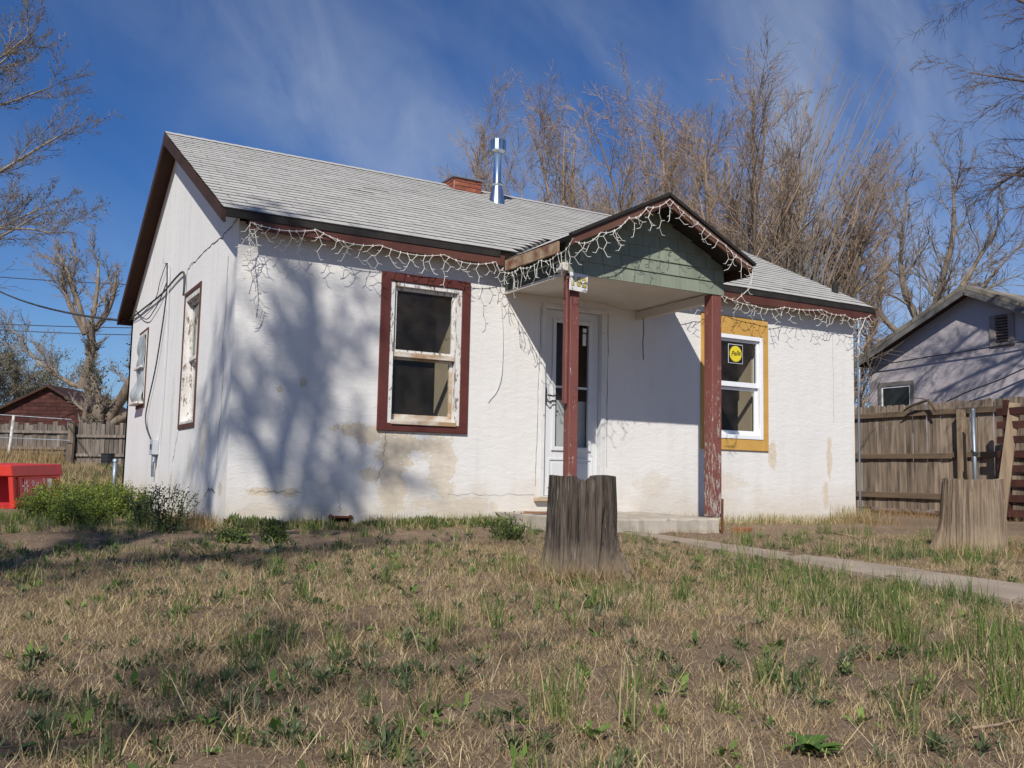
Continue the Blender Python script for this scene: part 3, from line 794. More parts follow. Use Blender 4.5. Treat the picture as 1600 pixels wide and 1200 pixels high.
# side windows
w3 = part("window", M_sidetrim, house, lambda m: frame_bars(m, S3, 1.55, 2.435, .958, 2.505, .045, .045, .05, .05, -.014, -.001))
w3['label'] = "tall side window with thin brown trim and deep white jamb"
part("jamb", M_oldwhite, w3, lambda m: frame_bars(m, S3, 1.596, 2.389, 1.009, 2.454, .045, .05, .03, .06, -.006, .14))
part("sash", M_oldwhite, w3, lambda m: frame_bars(m, S3, 1.643, 2.338, 1.72, 2.392, .035, .04, .045, .035, .05, .085))
part("sash", M_oldwhite, w3, lambda m: frame_bars(m, S3, 1.643, 2.338, 1.042, 1.717, .035, .04, .06, .045, .09, .125))
part("pane", M_glass, w3, lambda m: m.add([(.065, 1.68, 1.76), (.065, 2.30, 1.76), (.065, 2.30, 2.36), (.065, 1.68, 2.36)], [(3, 2, 1, 0)]), 0)
part("pane", M_glass, w3, lambda m: m.add([(.105, 1.68, 1.10), (.105, 2.30, 1.10), (.105, 2.30, 1.68), (.105, 1.68, 1.68)], [(3, 2, 1, 0)]), 0)
w4 = part("window", M_sidetrim, house, lambda m: frame_bars(m, S3, 4.985, 5.74, 1.355, 2.455, .04, .04, .05, .04, -.014, -.001))
w4['label'] = "rear side window behind bulging plastic sheet"
part("jamb", M_oldwhite, w4, lambda m: frame_bars(m, S3, 5.026, 5.70, 1.406, 2.414, .05, .04, .04, .05, -.02, .12))
mb = MB(); vs = []; na, nb = 10, 18
for j in range(nb + 1):
    for i in range(na + 1):
        u, v = i / na, j / nb
        bul = math.sin(math.pi * u) * (.03 + .10 * math.exp(-((v - .12) / .12) ** 2)) + .015 * math.sin(9 * u + 14 * v) + .012 * math.sin(21 * v + 3 * u)
        vs.append((-.02 - max(bul, 0), 5.035 + .66 * u, 1.415 + .95 * v))
mb.add(vs, [(j * (na + 1) + i, (j + 1) * (na + 1) + i, (j + 1) * (na + 1) + i + 1, j * (na + 1) + i + 1) for j in range(nb) for i in range(na)])
mb.build("plastic_sheet", M_plastic, w4, smooth=True)
part("meeting_rail", M_oldwhite, w4, lambda m: slab3(m, S3, 5.04, 5.69, 1.90, 1.935, -.075, -.05))
part("sill", M_oldwhite, w4, lambda m: slab3(m, S3, 5.03, 5.72, 1.40, 1.43, -.12, -.02))

# door ------------------------------------------------------------------
door = part("door", M_door, house, lambda m: (slab3(m, F3, 3.325, 3.475, .315, 2.345, .055, .095), slab3(m, F3, 3.925, 4.052, .315, 2.345, .055, .095), slab3(m, F3, 3.475, 3.925, .315, .835, .055, .095), slab3(m, F3, 3.475, 3.925, 2.215, 2.345, .055, .095)))
door['label'] = "pale grey front door with tall glass and dark lever handle"
part("door_frame", simple("door_frame_paint", (.70, .70, .68), (.60, .60, .57), (4, 4, 2), flake=(.30, .26, .2), flake_at=(.66, .70)), door, lambda m: frame_bars(m, F3, 3.272, 4.103, .30, 2.393, .05, .048, .012, .045, -.012, .12))
part("glass_surround", M_door, door, lambda m: frame_bars(m, F3, 3.44, 3.96, .80, 2.25, .045, .045, .045, .045, .035, .056), .006)
part("pane", M_glass, door, lambda m: m.add([(3.48, .070, .84), (3.92, .070, .84), (3.92, .070, 2.21), (3.48, .070, 2.21)], [(0, 1, 2, 3)]), 0)
for zb_ in (1.50,):
    part("glazing_bar", M_door, door, lambda m: slab3(m, F3, 3.486, 3.914, zb_ - (.012 if zb_ == 1.5 else .004), zb_ + (.012 if zb_ == 1.5 else .004), .058, .068), 0)
part("bottom_panel", M_door, door, lambda m: (frame_bars(m, F3, 3.40, 3.99, .40, .725, .028, .028, .028, .028, .043, .056), slab3(m, F3, 3.45, 3.94, .45, .675, .047, .0555)), .006)
mb = MB()
mb.box(3.338, 3.372, .040, .056, 1.30, 1.48); mb.tube([(3.355, .045, 1.395), (3.355, .0, 1.395), (3.37, -.012, 1.393), (3.42, -.014, 1.385), (3.465, -.012, 1.398)], [.011, .010, .010, .009, .007], 8)
mb.tube([(3.355, .045, 1.335), (3.355, .015, 1.335), (3.375, .0, 1.318), (3.42, -.006, 1.34), (3.46, .0, 1.335)], [.008, .008, .008, .007, .006], 8)
mb.build("handle", M_bronze, door, smooth=False)
part("notice", M_paper, door, lambda m: (slab3(m, F3, 3.845, 3.895, 2.13, 2.175, .064, .0665), slab3(m, F3, 3.845, 3.89, 1.98, 2.115, .064, .0665)), 0)
# something pale hanging inside behind the door glass
part("door_curtain", simple("inner_cloth", (.50, .50, .47), (.40, .40, .38), (9, 1, 1)), door, lambda m: slab3(m, F3, 3.46, 3.94, .84, 1.36, .135, .145), 0)

# chimney ---------------------------------------------------------------
chim = MB(); chim.box(3.662, 4.096, 3.10, 3.40, 4.25, 4.712)
ch = chim.build("chimney", M_mortar, house)
def brick_mesh(L_, W_, H_):
    m = MB(); m.box(-L_ / 2, L_ / 2, -W_ / 2, W_ / 2, -H_ / 2, H_ / 2); return m.mesh("brick", M_brick, bevel=.004)
bmf = brick_mesh(.165, .02, .056); bmh = brick_mesh(.08, .02, .056); bms = brick_mesh(.02, .14, .056)
for c in range(5):
    z = 4.43 + .064 * c
    x = 3.662
    for mm_ in ((bmh, bmf, bmf) if c % 2 else (bmf, bmf, bmh)):
        wd = .165 if mm_ is bmf else .08
        o = link(bpy.data.objects.new("brick", mm_), ch); o.location = (x + wd / 2 + .004, 3.097 + rng.uniform(-.003, .003), z); x += wd + .008
    for yy in (3.178, 3.326):
        o = link(bpy.data.objects.new("brick", bms), ch); o.location = (3.659 + rng.uniform(-.003, .002), yy, z)
mb = MB()
xa, xb, ya, yb = 3.63, 4.128, 3.062, 3.44
mb.add([(xa, ya, 4.705), (xb, ya, 4.705), (xb, yb, 4.705), (xa, yb, 4.705), (xa, ya, 4.725), (xb, ya, 4.725), (xb - .05, yb - .08, 4.765), (xa + .06, yb - .08, 4.765), (xb, yb, 4.725), (xa, yb, 4.725)],
       [(0, 3, 2, 1), (0, 1, 5, 4), (4, 5, 6, 7), (1, 2, 8, 5), (5, 8, 6), (3, 0, 4, 9), (4, 7, 9), (2, 3, 9, 8), (7, 6, 8, 9)])
mb.build("chimney_cap", M_galvd, ch)
# metal flue ---------------------------------------------------------------
mb = MB()
mb.lathe([(.118, 4.25), (.112, 4.33), (.072, 4.54), (.072, 4.56), (.085, 4.563), (.085, 4.578), (.060, 4.582), (.056, 4.60), (.056, 5.02), (.06, 5.03)], 28, (4.135, 2.70))
fl = mb.build("flue_pipe", M_galv, house, smooth=True)
mb = MB()
mb.lathe([(.062, 5.02), (.100, 5.035), (.113, 5.05), (.113, 5.062), (.075, 5.063), (.075, 5.20), (.112, 5.20), (.114, 5.21), (.06, 5.225), (.0001, 5.228)], 28, (4.135, 2.70))
cap = mb.build("flue_cap", M_galv, fl, smooth=False)
mb = MB()
for j in range(10):
    a = 2 * math.pi * j / 10
    mb.box(-.027, .027, -.004, .0, 5.055, 5.205, M=Matrix.Translation((4.135, 2.70, 0)) @ Matrix.Rotation(a, 4, 'Z') @ Matrix.Translation((0, -.108, 0)))
mb.build("cap_louvre", M_galv, cap)
# roof vent near the right rake, behind the ridge slope
mb = MB(); vp = deep(1341, 470, 18.3)
vx_, vy_ = 8.20, .35
zv = EZ + SL * (vy_ + EO)
mb.tube([(vx_, vy_, zv - .05), (vx_, vy_, zv + .10), (vx_ + .03, vy_ - .02, zv + .15)], .045, 10); mb.build("roof_vent_pipe", M_black, house)
# electrics on the side wall -------------------------------------------------
mb = MB(); mb.box(-.075, -.001, 3.66, 3.90, .69, .88); jb = mb.build("junction_box", M_grey, house, bevel=.006)
mb = MB(); mb.tube([(-.04, 3.80, .69), (-.04, 3.80, .56), (-.03, 3.83, .42)], .018, 8); mb.tube([(-.04, 3.72, .69), (-.045, 3.71, .60)], .022, 8); mb.build("conduit_stub", M_galvd, jb)
mb = MB(); mb.box(-.085, -.0755, 3.73, 3.80, .76, .82); mb.build("knob", M_bronze, jb)
# conduit at the right corner
mb = MB(); mb.tube([(HL + .05, -.03, -.1), (HL + .05, -.03, 2.6)], .014, 8); mb.build("conduit", M_galvd, house)

def cable(name, label, cat, pts, r, mat, plane=None, group=None, sub=6):
    P = [Vector([float(c) for c in p]) for p in pts]
    q = []
    for i in range(len(P) - 1):
        p0, p1, p2, p3 = P[max(i - 1, 0)], P[i], P[i + 1], P[min(i + 2, len(P) - 1)]
        for k in range(sub):
            t = k / sub
            q.append(.5 * ((2 * p1) + (p2 - p0) * t + (2 * p0 - 5 * p1 + 4 * p2 - p3) * t * t + (3 * p1 - 3 * p2 + p3 - p0) * t ** 3))
    q.append(P[-1])
    m = MB(); m.tube(q, r, 6)
    return tag(m.build(name, mat, smooth=True), label, cat, group)
sx = lambda *ps: [onx(u, v, -.03) for u, v in ps]
cable("service_cable", "thick dark cable slanting up the side wall then down to the tall side window", "cable", sx((196, 505), (222, 484), (252, 460), (275, 434), (286, 425), (288, 436), (287.6, 450), (286.5, 462)), .012, M_cable)
cable("service_cable", "thin cable running from the upper wall hook down to the grey box", "cable", sx((261, 411), (261, 440), (259, 470), (252, 520), (243, 575), (232, 625), (227.5, 650), (229, 668), (235, 685), (242, 701)), .009, M_cable)
cable("service_cable", "slack looping cable hanging at the rear eave of the side wall", "cable", sx((207, 470), (212, 484), (222, 496), (231, 498), (240, 486), (250, 468), (261, 440)), .007, M_cable)
cable("service_cable", "thin wire stretched from the upper wall hook down to the rear corner", "cable", sx((260, 411), (250, 440), (243, 466), (222, 490), (206, 500)), .005, M_cable)
cable("painted_cable", "white painted wire running straight down the middle of the side wall", "cable", sx((264, 411), (263, 450), (260, 520), (255, 600), (250, 670), (248, 692)), .006, M_cablew)
mb = MB(); pp = onx(261, 411, -.02); mb.tube([pp + np.array((.02, 0, 0)), pp + np.array((-.04, 0, .0)), pp + np.array((-.05, 0, .05))], .01, 6); mb.build("cable_hook", M_grey, house)
sy = lambda *ps: [ony(u, v, -.02) for u, v in ps]
cable("drooping_wire", "thin white wire drooping on the wall between the red window and door", "wire", sy((783, 470), (786, 520), (785.5, 560), (783, 590), (776, 610), (766, 622), (763, 627)), .0035, M_cablew)
cable("drooping_wire", "dark wire end dangling from the sagging porch ceiling", "wire", [(4.575, -.10, 2.42), (4.55, -.11, 2.36), (4.56, -.11, 2.2), (4.55, -.11, 2.05), (4.56, -.11, 1.86)], .006, M_cable)

# stucco cracks: thin open seams, parts of the wall
def crack(parent, to, pts, w=.006, seed=1, jit=.010):
    rr = random.Random(seed); P = [Vector([float(c) for c in to(u, v)]) for u, v in pts]; q = [P[0]]
    for a, b in zip(P[:-1], P[1:]):
        for k in range(1, 7):
            p = a.lerp(b, k / 6)
            if k < 6: p += Vector((0, rr.gauss(0, jit), rr.gauss(0, jit))) if abs(a.x - b.x) < 1e-4 else Vector((rr.gauss(0, jit), 0, rr.gauss(0, jit)))
            q.append(p)
    nrm = Vector((-1, 0, 0)) if abs(P[0].x - P[-1].x) < 1e-4 and abs(P[0].x) < .01 else Vector((0, -1, 0))
    m = MB(); n = len(q); vs = []
    for i, p in enumerate(q):
        d = (q[min(i + 1, n - 1)] - q[max(i - 1, 0)]).normalized(); s = d.cross(nrm).normalized()
        ww = w * rr.uniform(.35, 1.0)
        vs += [p + s * ww / 2 + nrm * .003, p - s * ww / 2 + nrm * .003]
    m.add(vs, [(2 * i, 2 * i + 1, 2 * i + 3, 2 * i + 2) for i in range(n - 1)])
    return m.build("crack", M_crack, parent)
cs = lambda u, v: onx(u, v, 0.0)
cf = lambda u, v: ony(u, v, 0.0)
crack(wall_side, cs, [(371, 342), (356, 360), (340, 376), (322, 391), (302, 410), (293, 422), (290, 440), (289, 455)], .016, 2)
crack(wall_side, cs, [(357, 400), (355, 440), (352, 500), (347, 545)], .012, 3)
crack(wall_side, cs, [(350, 570), (346, 640), (341, 690), (338, 740)], .010, 4)
crack(wall_side, cs, [(278, 675), (274, 700), (270, 722)], .014, 5)
crack(wall_side, cs, [(320, 775), (325, 766), (332, 764), (336, 770)], .014, 6)
crack(wall_front, cf, [(603, 676), (601, 695), (600, 712)], .006, 7)
crack(wall_front, cf, [(548, 826), (566, 822), (585, 815), (600, 810), (620, 812), (640, 816), (662, 815), (690, 818)], .007, 8)
crack(wall_front, cf, [(600, 722), (592, 738), (590, 752)], .005, 9)
crack(wall_front, cf, [(700, 772), (730, 772.5), (772, 773), (835, 773)], .003, 10)
crack(wall_front, cf, [(529, 770), (530, 785), (529, 800)], .005, 11)
crack(wall_front, cf, [(1301, 520), (1301, 560), (1302, 610), (1302, 660)], .004, 12, .005)
crack(wall_front, cf, [(390, 768), (420, 768), (445, 769), (470, 769)], .004, 13)
crack(wall_front, cf, [(845, 480), (844, 540), (841, 600), (839, 680), (836, 760)], .007, 14, .003)
crack(wall_front, cf, [(950, 490), (949.5, 560), (948, 640), (948, 730)], .007, 15, .003)

# ------------------------------------------------------------------ text pieces
def text_mesh(body, size, name, mat, shear=0.0, extrude=.0006, weight=0.0):
    cu = bpy.data.curves.new(name, 'FONT'); cu.body = body; cu.size = size; cu.extrude = extrude; cu.shear = shear; cu.offset = weight
    cu.align_x = 'CENTER'; cu.align_y = 'CENTER'; cu.resolution_u = 3
    o = bpy.data.objects.new(name, cu); COL.objects.link(o)
    dg = bpy.context.evaluated_depsgraph_get()
    me = bpy.data.meshes.new_from_object(o.evaluated_get(dg))
    bpy.data.objects.remove(o); bpy.data.curves.remove(cu)
    me.materials.clear(); me.materials.append(mat)
    return me
# round yellow window sticker, on the outside of the upper pane
stk = thing("window_sticker", "square black sticker with round yellow script logo on upper right pane", "sticker", (6.055, .006, 2.065))
mb = MB(); mb.box(-.118, .118, -.001, .001, -.118, .118); mb.build("sticker_border", M_paper, stk)
mb = MB(); mb.box(-.112, .112, -.0025, -.0012, -.112, .112); mb.build("sticker_back", M_ink, stk)
mb = MB(); vs = [(.098 * math.cos(2 * math.pi * i / 40), -.0036, .098 * math.sin(2 * math.pi * i / 40)) for i in range(40)]
mb.add(vs, [tuple(range(40))]); mb.build("disc", M_yellow, stk)
o = link(bpy.data.objects.new("lettering", text_mesh("Pella", .082, "lettering", M_ink, .35, .0004, .0012)), stk); o.location = (0, -.0046, .004); o.rotation_euler = (math.pi / 2, -.12, 0)
# house number
sg = thing("house_number_sign", "small white board with yellow number 102 nailed above left porch post", "sign", (2.927, -1.225, 2.366))
mb = MB(); mb.box(-.102, .102, -.006, .006, -.088, .088); mb.build("sign_board", M_white, sg, bevel=.003)
for i, ch_ in enumerate("102"):
    o = link(bpy.data.objects.new("numeral", text_mesh(ch_, .125, "numeral", M_ink, 0, .0005, .006)), sg); o.location = (-.062 + .062 * i, -.0075, .0); o.rotation_euler = (math.pi / 2, 0, 0); o.scale = (.8, 1, 1)
    o = link(bpy.data.objects.new("numeral", text_mesh(ch_, .125, "numeral", M_olive, 0, .0005, .0025)), sg); o.location = (-.062 + .062 * i, -.0090, .0); o.rotation_euler = (math.pi / 2, 0, 0); o.scale = (.8, 1, 1)
sg.rotation_euler = (0, .05, 0)

# ------------------------------------------------------------------ icicle light strings
def drop_mesh(seed, n):
    rr = random.Random(seed); m = MB(); p = Vector((0, 0, 0)); pts = [p.copy()]; side = rr.choice((-1, 1)); nodes = []
    for i in range(n):
        ln = rr.uniform(.055, .085); a = side * rr.uniform(.25, .85); side = -side if rr.random() < .8 else side
        p = p + Vector((math.sin(a) * ln, rr.gauss(0, .006), -math.cos(a) * ln)); pts.append(p.copy()); nodes.append((p.copy(), -1 if a < 0 else 1))
    m.tube(pts, .0026, 4)
    for q, s in nodes:
        a = s * rr.uniform(.6, 1.5)
        e = q + Vector((math.sin(a) * .042, rr.uniform(-.014, .006), math.cos(a) * .022 - .014))
        m.tube([q, e], [.0036, .0026], 4)
    # fitting at the top
    m.tube([Vector((0, 0, .012)), Vector((0, 0, -.012))], .0045, 4)
    return m.mesh("light_drop", M_icicle)
DROPS = [[drop_mesh(100 * n + k, n) for k in range(5)] for n in (1, 2, 3, 4, 5)]
def light_string(label, pts, spacing, lens, face=0.0, sag=.05, clip=.6, seed=1, skip=0.0):
    """pts: world polyline of the clips; drops hang straight down"""
    rr = random.Random(seed)
    P = [Vector([float(c) for c in p]) for p in pts]
    o = thing("icicle_light_string", label, "string lights", P[0], group="icicle lights along the eaves")
    path = []
    for a, b in zip(P[:-1], P[1:]):
        n = max(1, round((b - a).length / clip)) if clip else 1
        for i in range(n):
            c0, c1 = a.lerp(b, i / n), a.lerp(b, (i + 1) / n); sg_ = sag * rr.uniform(.6, 1.3)
            for k in range(10):
                t = k / 10; q = c0.lerp(c1, t); q.z -= sg_ * 4 * t * (1 - t); path.append(q)
    path.append(P[-1])
    m = MB(); m.tube([q - P[0] for q in path], .0036, 5); m.build("cord", M_icicle, o)
    acc = 0; nxt = spacing * .5
    for a, b in zip(path[:-1], path[1:]):
        L_ = (b - a).length
        while acc + L_ > nxt:
            t = (nxt - acc) / L_; q = a.lerp(b, t) - P[0]; nxt += spacing * rr.uniform(.75, 1.25)
            if rr.random() < skip: continue
            k = rr.choice(lens)
            d = bpy.data.objects.new("light_drop", DROPS[k - 1][rr.randrange(5)]); COL.objects.link(d); d.parent = o
            d.location = q; d.rotation_euler = (rr.gauss(0, .10), rr.gauss(0, .14), face + rr.gauss(0, .35)); d.scale = (rr.choice((-1, 1)), 1, 1)
        acc += L_
    return o
yf = -.192
light_string("icicle lights hung along the brown board above the red window", [ony(391, 347, yf), ony(495, 359, yf), ony(594, 383, yf), ony(694, 398, yf), ony(775, 409, yf), ony(787, 418, yf)], .082, (2, 3, 3, 4, 2, 5), 0, .055, 0, 3)
light_string("tangled icicle light tail dangling at the front left corner of the house", [ony(391, 347, yf - .005), ony(389, 372, yf + .05), ony(392, 400, yf + .11), ony(399, 432, yf + .15), ony(402, 462, yf + .165), ony(399, 492, yf + .17)], .05, (1, 2, 2, 3), 0, 0, 0, 4)
light_string("icicle lights under the worn left eave board of the porch", [(EXa - .03, -.22, 2.615), (EXa - .03, -.55, 2.60), (EXa - .03, -.95, 2.60), (EXa - .03, -1.25, 2.60), (EXa - .02, PF - .035, EZp - .06)], .07, (2, 3, 3, 4), 1.2, .03, 0, 5)
light_string("icicle lights swagged up the left rake of the porch gable", [(EXa + .0, PF - .045, EZp - .085), (2.98, PF - .045, 2.80), (3.30, PF - .045, 2.99), (3.52, PF - .045, 3.13), (RXp, PF - .045, RZp - .05)], .085, (2, 2, 3, 4), 0, .045, 0, 6)
light_string("icicle lights pinned down the right rake of the porch gable", [(RXp, PF - .045, RZp - .05), (4.15, PF - .045, 3.07), (4.50, PF - .045, 2.90), (EXb, PF - .045, EZp - .045)], .095, (1, 2, 2, 3), 0, .02, 0, 7)
light_string("icicle light strand hanging loose off the right porch eave tip", [(EXb, PF - .045, EZp - .06), (EXb - .01, PF - .02, EZp - .25), (EXb - .10, PF + .1, EZp - .38)], .10, (1, 1, 2), 0, 0, 0, 8)
light_string("icicle lights along the brown board above the mustard window", [ony(1040, 472, yf), ony(1085, 470, yf), ony(1130, 462, yf), ony(1180, 478, yf), ony(1225, 480, yf), ony(1285, 484, yf), ony(1320, 492, yf), ony(1345, 497, yf), ony(1361, 492, yf)], .085, (1, 2, 2, 3, 4), 0, .03, 0, 9)
light_string("icicle light end tangled at the right corner of the house", [ony(1352, 498, yf), ony(1343, 520, yf), ony(1340, 545, yf)], .06, (1, 2, 2), 0, 0, 0, 10)

# ------------------------------------------------------------------ porch odds and ends
mb = MB(); mb.box(-.17, .17, -.035, .035, 0, .022)
o = mb.build("scrap_board", simple("scrap_wood", (.30, .16, .08), (.20, .10, .055), (2, 9, 9)), bevel=.004); o.location = (2.96, -.55, .148); o.rotation_euler = (0, 0, -.55)
tag(o, "short brown scrap board lying on the porch slab left of the stump", "board")
mb = MB(); mb.tube([(4.615, -1.345, -.15), (4.62, -1.345, .33)], .013, 6)
tag(mb.build("rusty_stake", M_rust), "thin rusty iron stake at the slab corner by the right post", "stake")
mb = MB(); mb.box(-.1, .1, -.05, .05, -.03, .03)
o = mb.build("brick", M_brick, bevel=.005); p = ong(1160, 830); o.location = (p[0], p[1], gz(p[0], p[1]) + .02); o.rotation_euler = (.05, 0, .2)
tag(o, "loose red brick in the weeds right of the porch slab", "brick")

# ------------------------------------------------------------------ stumps
def stump(name, label, loc, R, H, mat, seed, notch=True, lobes=(), topmat=None, grooves=9):
    rr = random.Random(seed); m = MB(); K, Z = 240, 48
    fine = [(rr.uniform(-3.14, 3.14), rr.uniform(.008, .022), rr.uniform(.003, .010), rr.uniform(0, 6.28), rr.uniform(.5, 3)) for _ in range(70)]
    ph = [rr.uniform(0, 6.28) for _ in range(12)]
    cr = [(rr.uniform(-3.14, 3.14), rr.uniform(.03, .06), rr.uniform(.012, .03)) for _ in range(grooves)]
    def rad(th, t):
        r = R * (1 + .035 * math.sin(2 * th + ph[0]) + .025 * math.sin(3 * th + ph[1]) + .018 * math.sin(5 * th + ph[2]))
        r += .0035 * math.sin(17 * th + ph[3] + 1.5 * t) + .003 * math.sin(31 * th + ph[4] + .8 * math.sin(5 * t)) + .0022 * math.sin(53 * th + ph[5] + t)
        for c, w, d in cr:
            dd = (th - c - .12 * math.sin(3 * t + c) + math.pi) % (2 * math.pi) - math.pi
            r -= 1.5 * d * math.exp(-(dd / (w * .6)) ** 2) * (.5 + .5 * math.sin(2.3 * t + c * 4) ** 2)
        for c, w, d, p_, q_ in fine:
            dd = (th - c - .03 * math.sin(4 * t + p_) + math.pi) % (2 * math.pi) - math.pi
            if abs(dd) < 3 * w: r -= d * math.exp(-(dd / w) ** 2) * max(0, math.sin(q_ * 3 * t + p_)) ** .5
        fl = math.exp(-t / .17)
        r += R * .07 * fl
        for (a, w, e, hgt) in lobes:
            dd = (th - a + math.pi) % (2 * math.pi) - math.pi
            r += e * math.exp(-(dd / w) ** 2) * math.exp(-(t / hgt) ** 1.4)
        r -= R * .05 * max(0, (t - .7) / .3)
        return r
    def topz(th):
        if not notch: return H + .005 * math.sin(2 * th + ph[6]) + .002 * math.sin(5 * th)
        x = math.cos(th - NOTCH_ROT); y_ = math.sin(th - NOTCH_ROT)
        lo = .5 + .5 * math.tanh((x + .22) * 18); hi = .5 + .5 * math.tanh((x - .28) * 14)
        dip = lo * (1 - hi)
        spl = .010 * math.sin(23 * th + ph[7]) + .006 * math.sin(51 * th + ph[8])
        return H + .004 * math.sin(3 * th + ph[6]) + .006 * hi - dip * (.030 - max(0, spl))
    vs = []
    tz = [topz(2 * math.pi * j / K) for j in range(K)]
    for i in range(Z + 1):
        t = i / Z
        for j in range(K):
            th = 2 * math.pi * j / K
            r = rad(th, t); z = -.08 + t * (tz[j] + .08)
            vs.append((r * math.cos(th), r * math.sin(th), z))
    fs = [(i * K + j, i * K + (j + 1) % K, (i + 1) * K + (j + 1) % K, (i + 1) * K + j) for i in range(Z) for j in range(K)]
    m.add(vs, fs)
    # top: rings sunk unevenly
    b = Z * K; nb = len(vs); vs2 = []
    for q, s in enumerate((.93, .7, .45, .2)):
        for j in range(K):
            th = 2 * math.pi * j / K; r = rad(th, 1) * s
            vs2.append((r * math.cos(th), r * math.sin(th), tz[j] * (s) + (H - (.045 if notch else .012)) * (1 - s) - (.0 if q == 0 else (.012 if notch else .002)) + rr.uniform(-.004, .004) * (1 if notch else .3)))
    m.v += vs2
    idxs = [b] + [nb + q * K for q in range(4)]
    for a_, c_ in zip(idxs[:-1], idxs[1:]):
        for j in range(K): m.f.append((a_ + j, a_ + (j + 1) % K, c_ + (j + 1) % K, c_ + j)); m.m.append(1)
    m.f.append(tuple(idxs[-1] + j for j in range(K))); m.m.append(1)
    root = thing(name, label, "tree stump", loc)
    me = MB(); me.v, me.f, me.m = m.v, m.f, [0] * len(m.f)
    sides = MB(); sides.v = m.v; sel = [k for k, q in enumerate(m.m) if q == 0]; sides.f = [m.f[k] for k in sel]; sides.m = [0] * len(sel)
    sides.build("trunk", mat, root, smooth=True)
    tp = MB(); tp.v = m.v; sel = [k for k, q in enumerate(m.m) if q == 1]; tp.f = [m.f[k] for k in sel]; tp.m = [0] * len(sel)
    me_ = tp.mesh("cut_top", topmat or mat)
    bm = bmesh.new(); bm.from_mesh(me_); bmesh.ops.delete(bm, geom=[v for v in bm.verts if not v.link_faces], context='VERTS'); bm.to_mesh(me_); bm.free()
    link(bpy.data.objects.new("cut_top", me_), root)
    return root
def stump_mat(name, ca, cb_, cc, low):
    m, n, l, b = new_mat(name)
    v = coords(n, l, (52, 52, 1.5))
    f = noise(n, l, v, 1.0, 9, .70, .3)
    col = mixc(n, l, step(n, l, f, .41, .60), ca, cb_)
    v2 = coords(n, l, (6, 6, 1.2)); col = mixc(n, l, step(n, l, noise(n, l, v2, 1, 5), .5, .72, 0, .75), col, cc)
    gl = step(n, l, noise(n, l, coords(n, l, (70, 70, 2.2)), 1.0, 4), .62, .70, 0, .65); col = mixc(n, l, gl, col, (.36, .32, .28))
    sp = n.new("ShaderNodeSeparateXYZ"); l.new(coords(n, l), sp.inputs[0])
    hh = mth(n, l, 'ADD', sp.outputs[2], mth(n, l, 'MULTIPLY', mth(n, l, 'SUBTRACT', noise(n, l, coords(n, l), 6, 5), .5), .35))
    col = mixc(n, l, step(n, l, hh, .06, .26, .8, 0), col, low)
    l.new(col, b.inputs['Base Color']); sock(b, 'Roughness', .95); sock(b, 'Specular IOR Level', .15)
    bumpn(n, l, b, f, 1.0, .02)
    return m
M_st1 = stump_mat("weathered_stump", (.135, .108, .086), (.026, .021, .017), (.052, .042, .035), (.26, .205, .145))
M_st1t = simple("stump_top", (.11, .085, .065), (.06, .047, .037), (14, 14, 14), rough=.95, bump=.8, bscale=3)
M_st2 = stump_mat("pale_stump", (.33, .255, .175), (.19, .14, .095), (.15, .085, .05), (.40, .30, .20))
M_st2t = simple("pale_stump_top", (.34, .27, .19), (.24, .18, .12), (9, 9, 9), rough=.95, bump=.5, bscale=3)
NOTCH_ROT = YAW
stump("tree_stump", "dark weathered tree stump with notched top in front of the door", (1.262, -3.815, float(gbase(1.26, -3.81)) - .025), .207, .628, M_st1, 5, True,
      [(YAW - .66, .20, .30, .28), (YAW + math.pi + .15, .35, .10, .26), (YAW - 1.9, .30, .07, .25), (YAW + 2.4, .3, .12, .3)], M_st1t)
stump("tree_stump", "pale smooth tree stump in front of the picket fence", (5.80, -3.30, float(gbase(5.8, -3.3))), .262, .640, M_st2, 8, False,
      [(YAW + math.pi - .25, .35, .16, .30), (YAW - 1.6, .6, .03, .2)], M_st2t, 5)

# ------------------------------------------------------------------ right side: picket fence, posts, neighbour
FX = 12.0
fence = thing("picket_fence", "weathered brown dog eared picket fence before the lavender house", "fence", (FX, 3.6, float(gbase(FX, 3.6))))
def picket_mesh(w, h, th, ears=True, name="picket"):
    m = MB(); c = .03 if ears else 0
    pr = [(-w / 2, 0), (w / 2, 0), (w / 2, h - c * 1.1), (w / 2 - c * .4, h - c * .3), (w / 2 - c * 1.2, h), (-w / 2 + c * 1.2, h), (-w / 2 + c * .4, h - c * .3), (-w / 2, h - c * 1.1)]
    vs = [(0, y, z) for y, z in pr] + [(th, y, z) for y, z in pr]; k = len(pr)
    m.add(vs, [tuple(reversed(range(k))), tuple(range(k, 2 * k))] + [(i, (i + 1) % k, (i + 1) % k + k, i + k) for i in range(k)])
    return m.mesh(name, M_fence)
pk = [picket_mesh(w, 1.80, .018) for w in (.128, .134, .122)]
y = 5.2; i = 0
while y > -3.0:
    o = link(bpy.data.objects.new("picket", pk[i % 3]), fence)
    zt = 1.90 + .012 * (3 - y) * .2 + rng.gauss(0, .008) - (.035 if y < 1.6 else 0) * 0
    o.location = (rng.gauss(0, .003), y - 3.6, zt - 1.80 + .0); o.rotation_euler = (rng.gauss(0, .006), 0, rng.gauss(0, .02))
    y -= .1335 + rng.uniform(-.003, .0035); i += 1
for (za, zb_, hgt) in ((1.73, 1.735, .095), (1.02, 1.00, .09), (.34, .33, .10)):
    for (ya, yb) in ((5.2, 1.30), (1.295, -3.0)):
        mb = MB(); mb.bar((-.024, ya - 3.6, za), (-.024, yb - 3.6, zb_), .042, hgt); mb.build("rail", M_rail, fence, bevel=.004)
